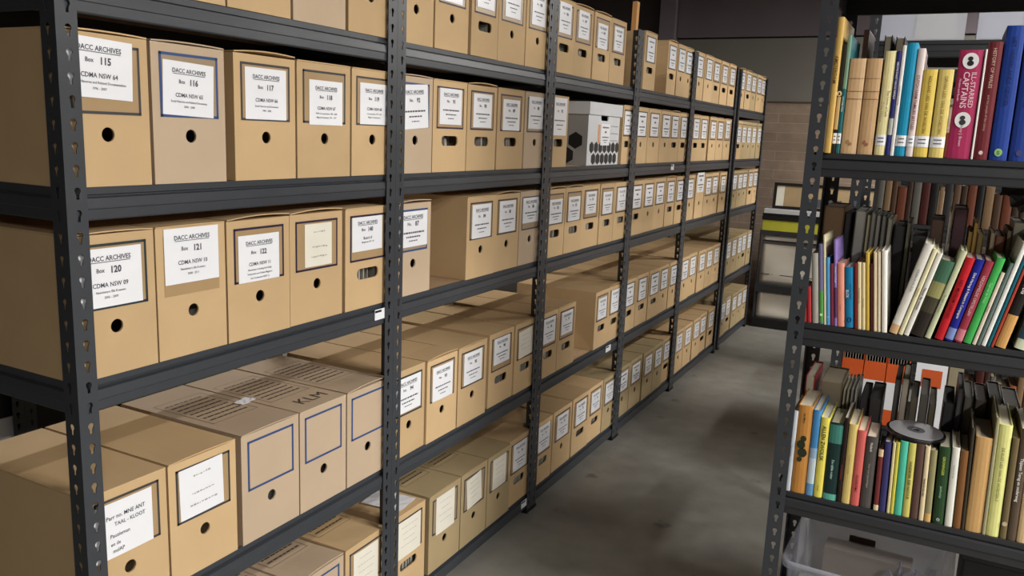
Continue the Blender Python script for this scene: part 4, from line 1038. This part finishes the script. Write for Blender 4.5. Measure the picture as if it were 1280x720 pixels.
mx = N.new('ShaderNodeMix'); mx.data_type = 'FLOAT'; mx.inputs[0].default_value = .35
Lk.new(n1.outputs['Fac'], mx.inputs[2]); Lk.new(n2.outputs['Fac'], mx.inputs[3]); Lk.new(mx.outputs[0], cr.inputs[0])
cr2 = N.new('ShaderNodeValToRGB'); cr2.color_ramp.elements[0].position = .66; cr2.color_ramp.elements[0].color = (1,1,1,1); cr2.color_ramp.elements[1].position = .74; cr2.color_ramp.elements[1].color = (.45,.43,.4,1)
n4 = N.new('ShaderNodeTexNoise'); n4.inputs['Scale'].default_value = 5; n4.inputs['Detail'].default_value = 3; Lk.new(tc.outputs['Object'], n4.inputs['Vector']); Lk.new(n4.outputs['Fac'], cr2.inputs[0])
mm = N.new('ShaderNodeMix'); mm.data_type = 'RGBA'; mm.blend_type = 'MULTIPLY'; mm.inputs[0].default_value = 1.0
Lk.new(cr.outputs[0], mm.inputs[6]); Lk.new(cr2.outputs[0], mm.inputs[7]); Lk.new(mm.outputs[2], bs.inputs['Base Color'])
bs.inputs['Roughness'].default_value = .62
bp = N.new('ShaderNodeBump'); bp.inputs['Strength'].default_value = .15; bp.inputs['Distance'].default_value = .003; Lk.new(n3.outputs['Fac'], bp.inputs['Height']); Lk.new(bp.outputs[0], bs.inputs['Normal'])

bk = bpy.data.materials.new('brown_brick'); bk.use_nodes = True
nt = bk.node_tree; N = nt.nodes; Lk = nt.links; bs = N['Principled BSDF']; bs.inputs['Roughness'].default_value = .85
tc = N.new('ShaderNodeTexCoord'); sp = N.new('ShaderNodeSeparateXYZ'); cb = N.new('ShaderNodeCombineXYZ')
Lk.new(tc.outputs['Object'], sp.inputs[0]); Lk.new(sp.outputs['X'], cb.inputs['X']); Lk.new(sp.outputs['Z'], cb.inputs['Y'])
br = N.new('ShaderNodeTexBrick'); br.inputs['Color1'].default_value = (.29,.215,.16,1); br.inputs['Color2'].default_value = (.255,.185,.135,1); br.inputs['Mortar'].default_value = (.36,.285,.22,1)
br.inputs['Scale'].default_value = 1.0; br.inputs['Brick Width'].default_value = .52; br.inputs['Row Height'].default_value = .076; br.inputs['Mortar Size'].default_value = .0035; br.inputs['Mortar Smooth'].default_value = .3
Lk.new(cb.outputs[0], br.inputs['Vector'])
nn = N.new('ShaderNodeTexNoise'); nn.inputs['Scale'].default_value = 14; Lk.new(tc.outputs['Object'], nn.inputs['Vector'])
mr = N.new('ShaderNodeMapRange'); mr.inputs['To Min'].default_value = .75; mr.inputs['To Max'].default_value = 1.25; Lk.new(nn.outputs['Fac'], mr.inputs['Value'])
hs = N.new('ShaderNodeHueSaturation'); Lk.new(br.outputs['Color'], hs.inputs['Color']); Lk.new(mr.outputs[0], hs.inputs['Value']); Lk.new(hs.outputs[0], bs.inputs['Base Color'])
bp = N.new('ShaderNodeBump'); bp.inputs['Strength'].default_value = .4; bp.inputs['Distance'].default_value = .004; bp.invert = True; Lk.new(br.outputs['Fac'], bp.inputs['Height']); Lk.new(bp.outputs[0], bs.inputs['Normal'])

M['plaster'] = mat('dim_plaster', (104, 98, 94), .9, noise=.06, nscale=3)
M['panel'] = mat('grey_wall_panel', (110, 107, 100), .8, noise=.05, nscale=2.5)
M['beam'] = mat('mauve_grey_beam', (98, 88, 93), .55, noise=.14, nscale=2.2)
M['darkwall'] = mat('dark_brown_wall', (66, 58, 58), .85, noise=.10, nscale=3)
M['column'] = mat('mauve_column', (118, 108, 115), .6, noise=.05)
M['ceiling'] = mat('ceiling_board', (84, 80, 78), .9, noise=.03)
bm = newbm(); add_box(bm, XL, XR, YF, YW, -.1, 0); struct('floor', bm, fl)
bm = newbm(); add_box(bm, XL, XR, YF, YW, ZC, ZC+.1); struct('ceiling', bm, M['ceiling'])
bm = newbm(); add_box(bm, XL-.1, XL, YF, YW, 0, ZC); struct('wall_left', bm, M['darkwall'])
bm = newbm(); add_box(bm, XR, XR+.1, YF, YW, 0, ZC); struct('wall_right', bm, M['plaster'])
bm = newbm(); add_box(bm, XL, XR, YF-.1, YF, 0, ZC); struct('wall_front', bm, M['plaster'])
bm = newbm(); add_box(bm, XL, XR, YW, YW+.2, 0, 1.765); struct('wall_back', bm, bk)
bm = newbm(); add_box(bm, -.897, XR, YW-.03, YW+.2, 1.765, 2.262); struct('trim_1', bm, M['panel'])
bm = newbm(); add_box(bm, -.897, XR, YW-.06, YW+.2, 2.272, ZC); struct('trim_2', bm, M['beam'])
bm = newbm(); add_box(bm, -.897, XR, YW+.0, YW+.2, 2.262, 2.272); struct('trim_3', bm, M['foot'])
bm = newbm(); add_box(bm, -1.03, -.897, YW-.12, YW+.2, 0, ZC); struct('trim_4', bm, M['column'])
bm = newbm(); add_box(bm, XL, -1.03, YW-.02, YW+.2, 1.765, ZC); struct('trim_5', bm, M['darkwall'])

# ------------------------------------------------------------------ lamps: fluorescent fittings under the ceiling, some of them added as fill
def fluoro(x, y, z, power, label, length=1.25, col=(1.0, .975, .93)):
    t = thing('fluorescent_light', label, 'ceiling light', (x, y, z), (0,0,0), 'fluorescent ceiling lights')
    bm = newbm(); add_box(bm, -.06, .06, -length/2, length/2, .03, .08, 0, .004); add_box(bm, -.01, .01, -length/2+.2, -length/2+.22, .08, ZC-z, 0); add_box(bm, -.01, .01, length/2-.22, length/2-.2, .08, ZC-z, 0)
    obj('housing', bm, M['cartonwhite'], t)
    bm = newbm(); add_cyl(bm, (0, -length/2+.03, 0), .013, length-.06, 'y', 12)
    obj('tube', bm, mat('lit_tube', (255, 246, 230), .4, emis=14), t)
    ld = bpy.data.lights.new('fluorescent_glow', 'AREA'); ld.shape = 'RECTANGLE'; ld.size = .10; ld.size_y = length; ld.energy = power; ld.color = col
    lo = bpy.data.objects.new('fluorescent_glow', ld); C.objects.link(lo); lo.parent = t; lo.location = (0, 0, -.016)
fluoro(2.25, 1.45, 2.68, 17, 'fluorescent ceiling light over the front of the right aisle')
fluoro(2.25, 5.75, 2.66, 60, 'fluorescent ceiling light at the far end on the right')
fluoro(4.35, 1.35, 2.68, 190, 'added fill light near the right wall, front')  # unseen fitting, added as frontal fill on the box fronts
fluoro(4.35, 5.4, 2.68, 90, 'added fill light near the right wall, far end')  # far end of the added fill row, also unseen
fluoro(-2.2, 2.9, 2.68, 30, 'fluorescent ceiling light behind the long rack')
fluoro(3.1, -1.3, 2.68, 44, 'added fill light behind the camera position')  # unseen lamp added and placed to brighten the right rack

w = bpy.data.worlds.new('World'); bpy.context.scene.world = w; w.use_nodes = True
w.node_tree.nodes['Background'].inputs[0].default_value = (.8, .85, 1, 1); w.node_tree.nodes['Background'].inputs[1].default_value = .05

# ------------------------------------------------------------------ camera
f, yaw, pitch, roll = 1028.37, R(-27.3096), R(-10.7181), R(2.3395)
fwd = Vector((math.sin(yaw)*math.cos(pitch), math.cos(yaw)*math.cos(pitch), math.sin(pitch)))
right = fwd.cross(Vector((0,0,1))).normalized(); up = right.cross(fwd)
r2 = right*math.cos(roll)+up*math.sin(roll); u2 = -right*math.sin(roll)+up*math.cos(roll)
cd_ = bpy.data.cameras.new('camera'); cam = bpy.data.objects.new('camera', cd_); C.objects.link(cam)
mt = Matrix((r2, u2, -fwd)).transposed().to_4x4(); mt.translation = Vector((1.2744, 0, 1.4332))
cam.matrix_world = mt
cd_.sensor_width = 36; cd_.lens = 36*f/1280; cd_.clip_start = .02
sc = bpy.context.scene; sc.camera = cam
sc.view_settings.view_transform = 'Standard'; sc.view_settings.look = 'None'; sc.view_settings.gamma = 1; sc.view_settings.use_curve_mapping = False
sc.view_settings.exposure = 0.72
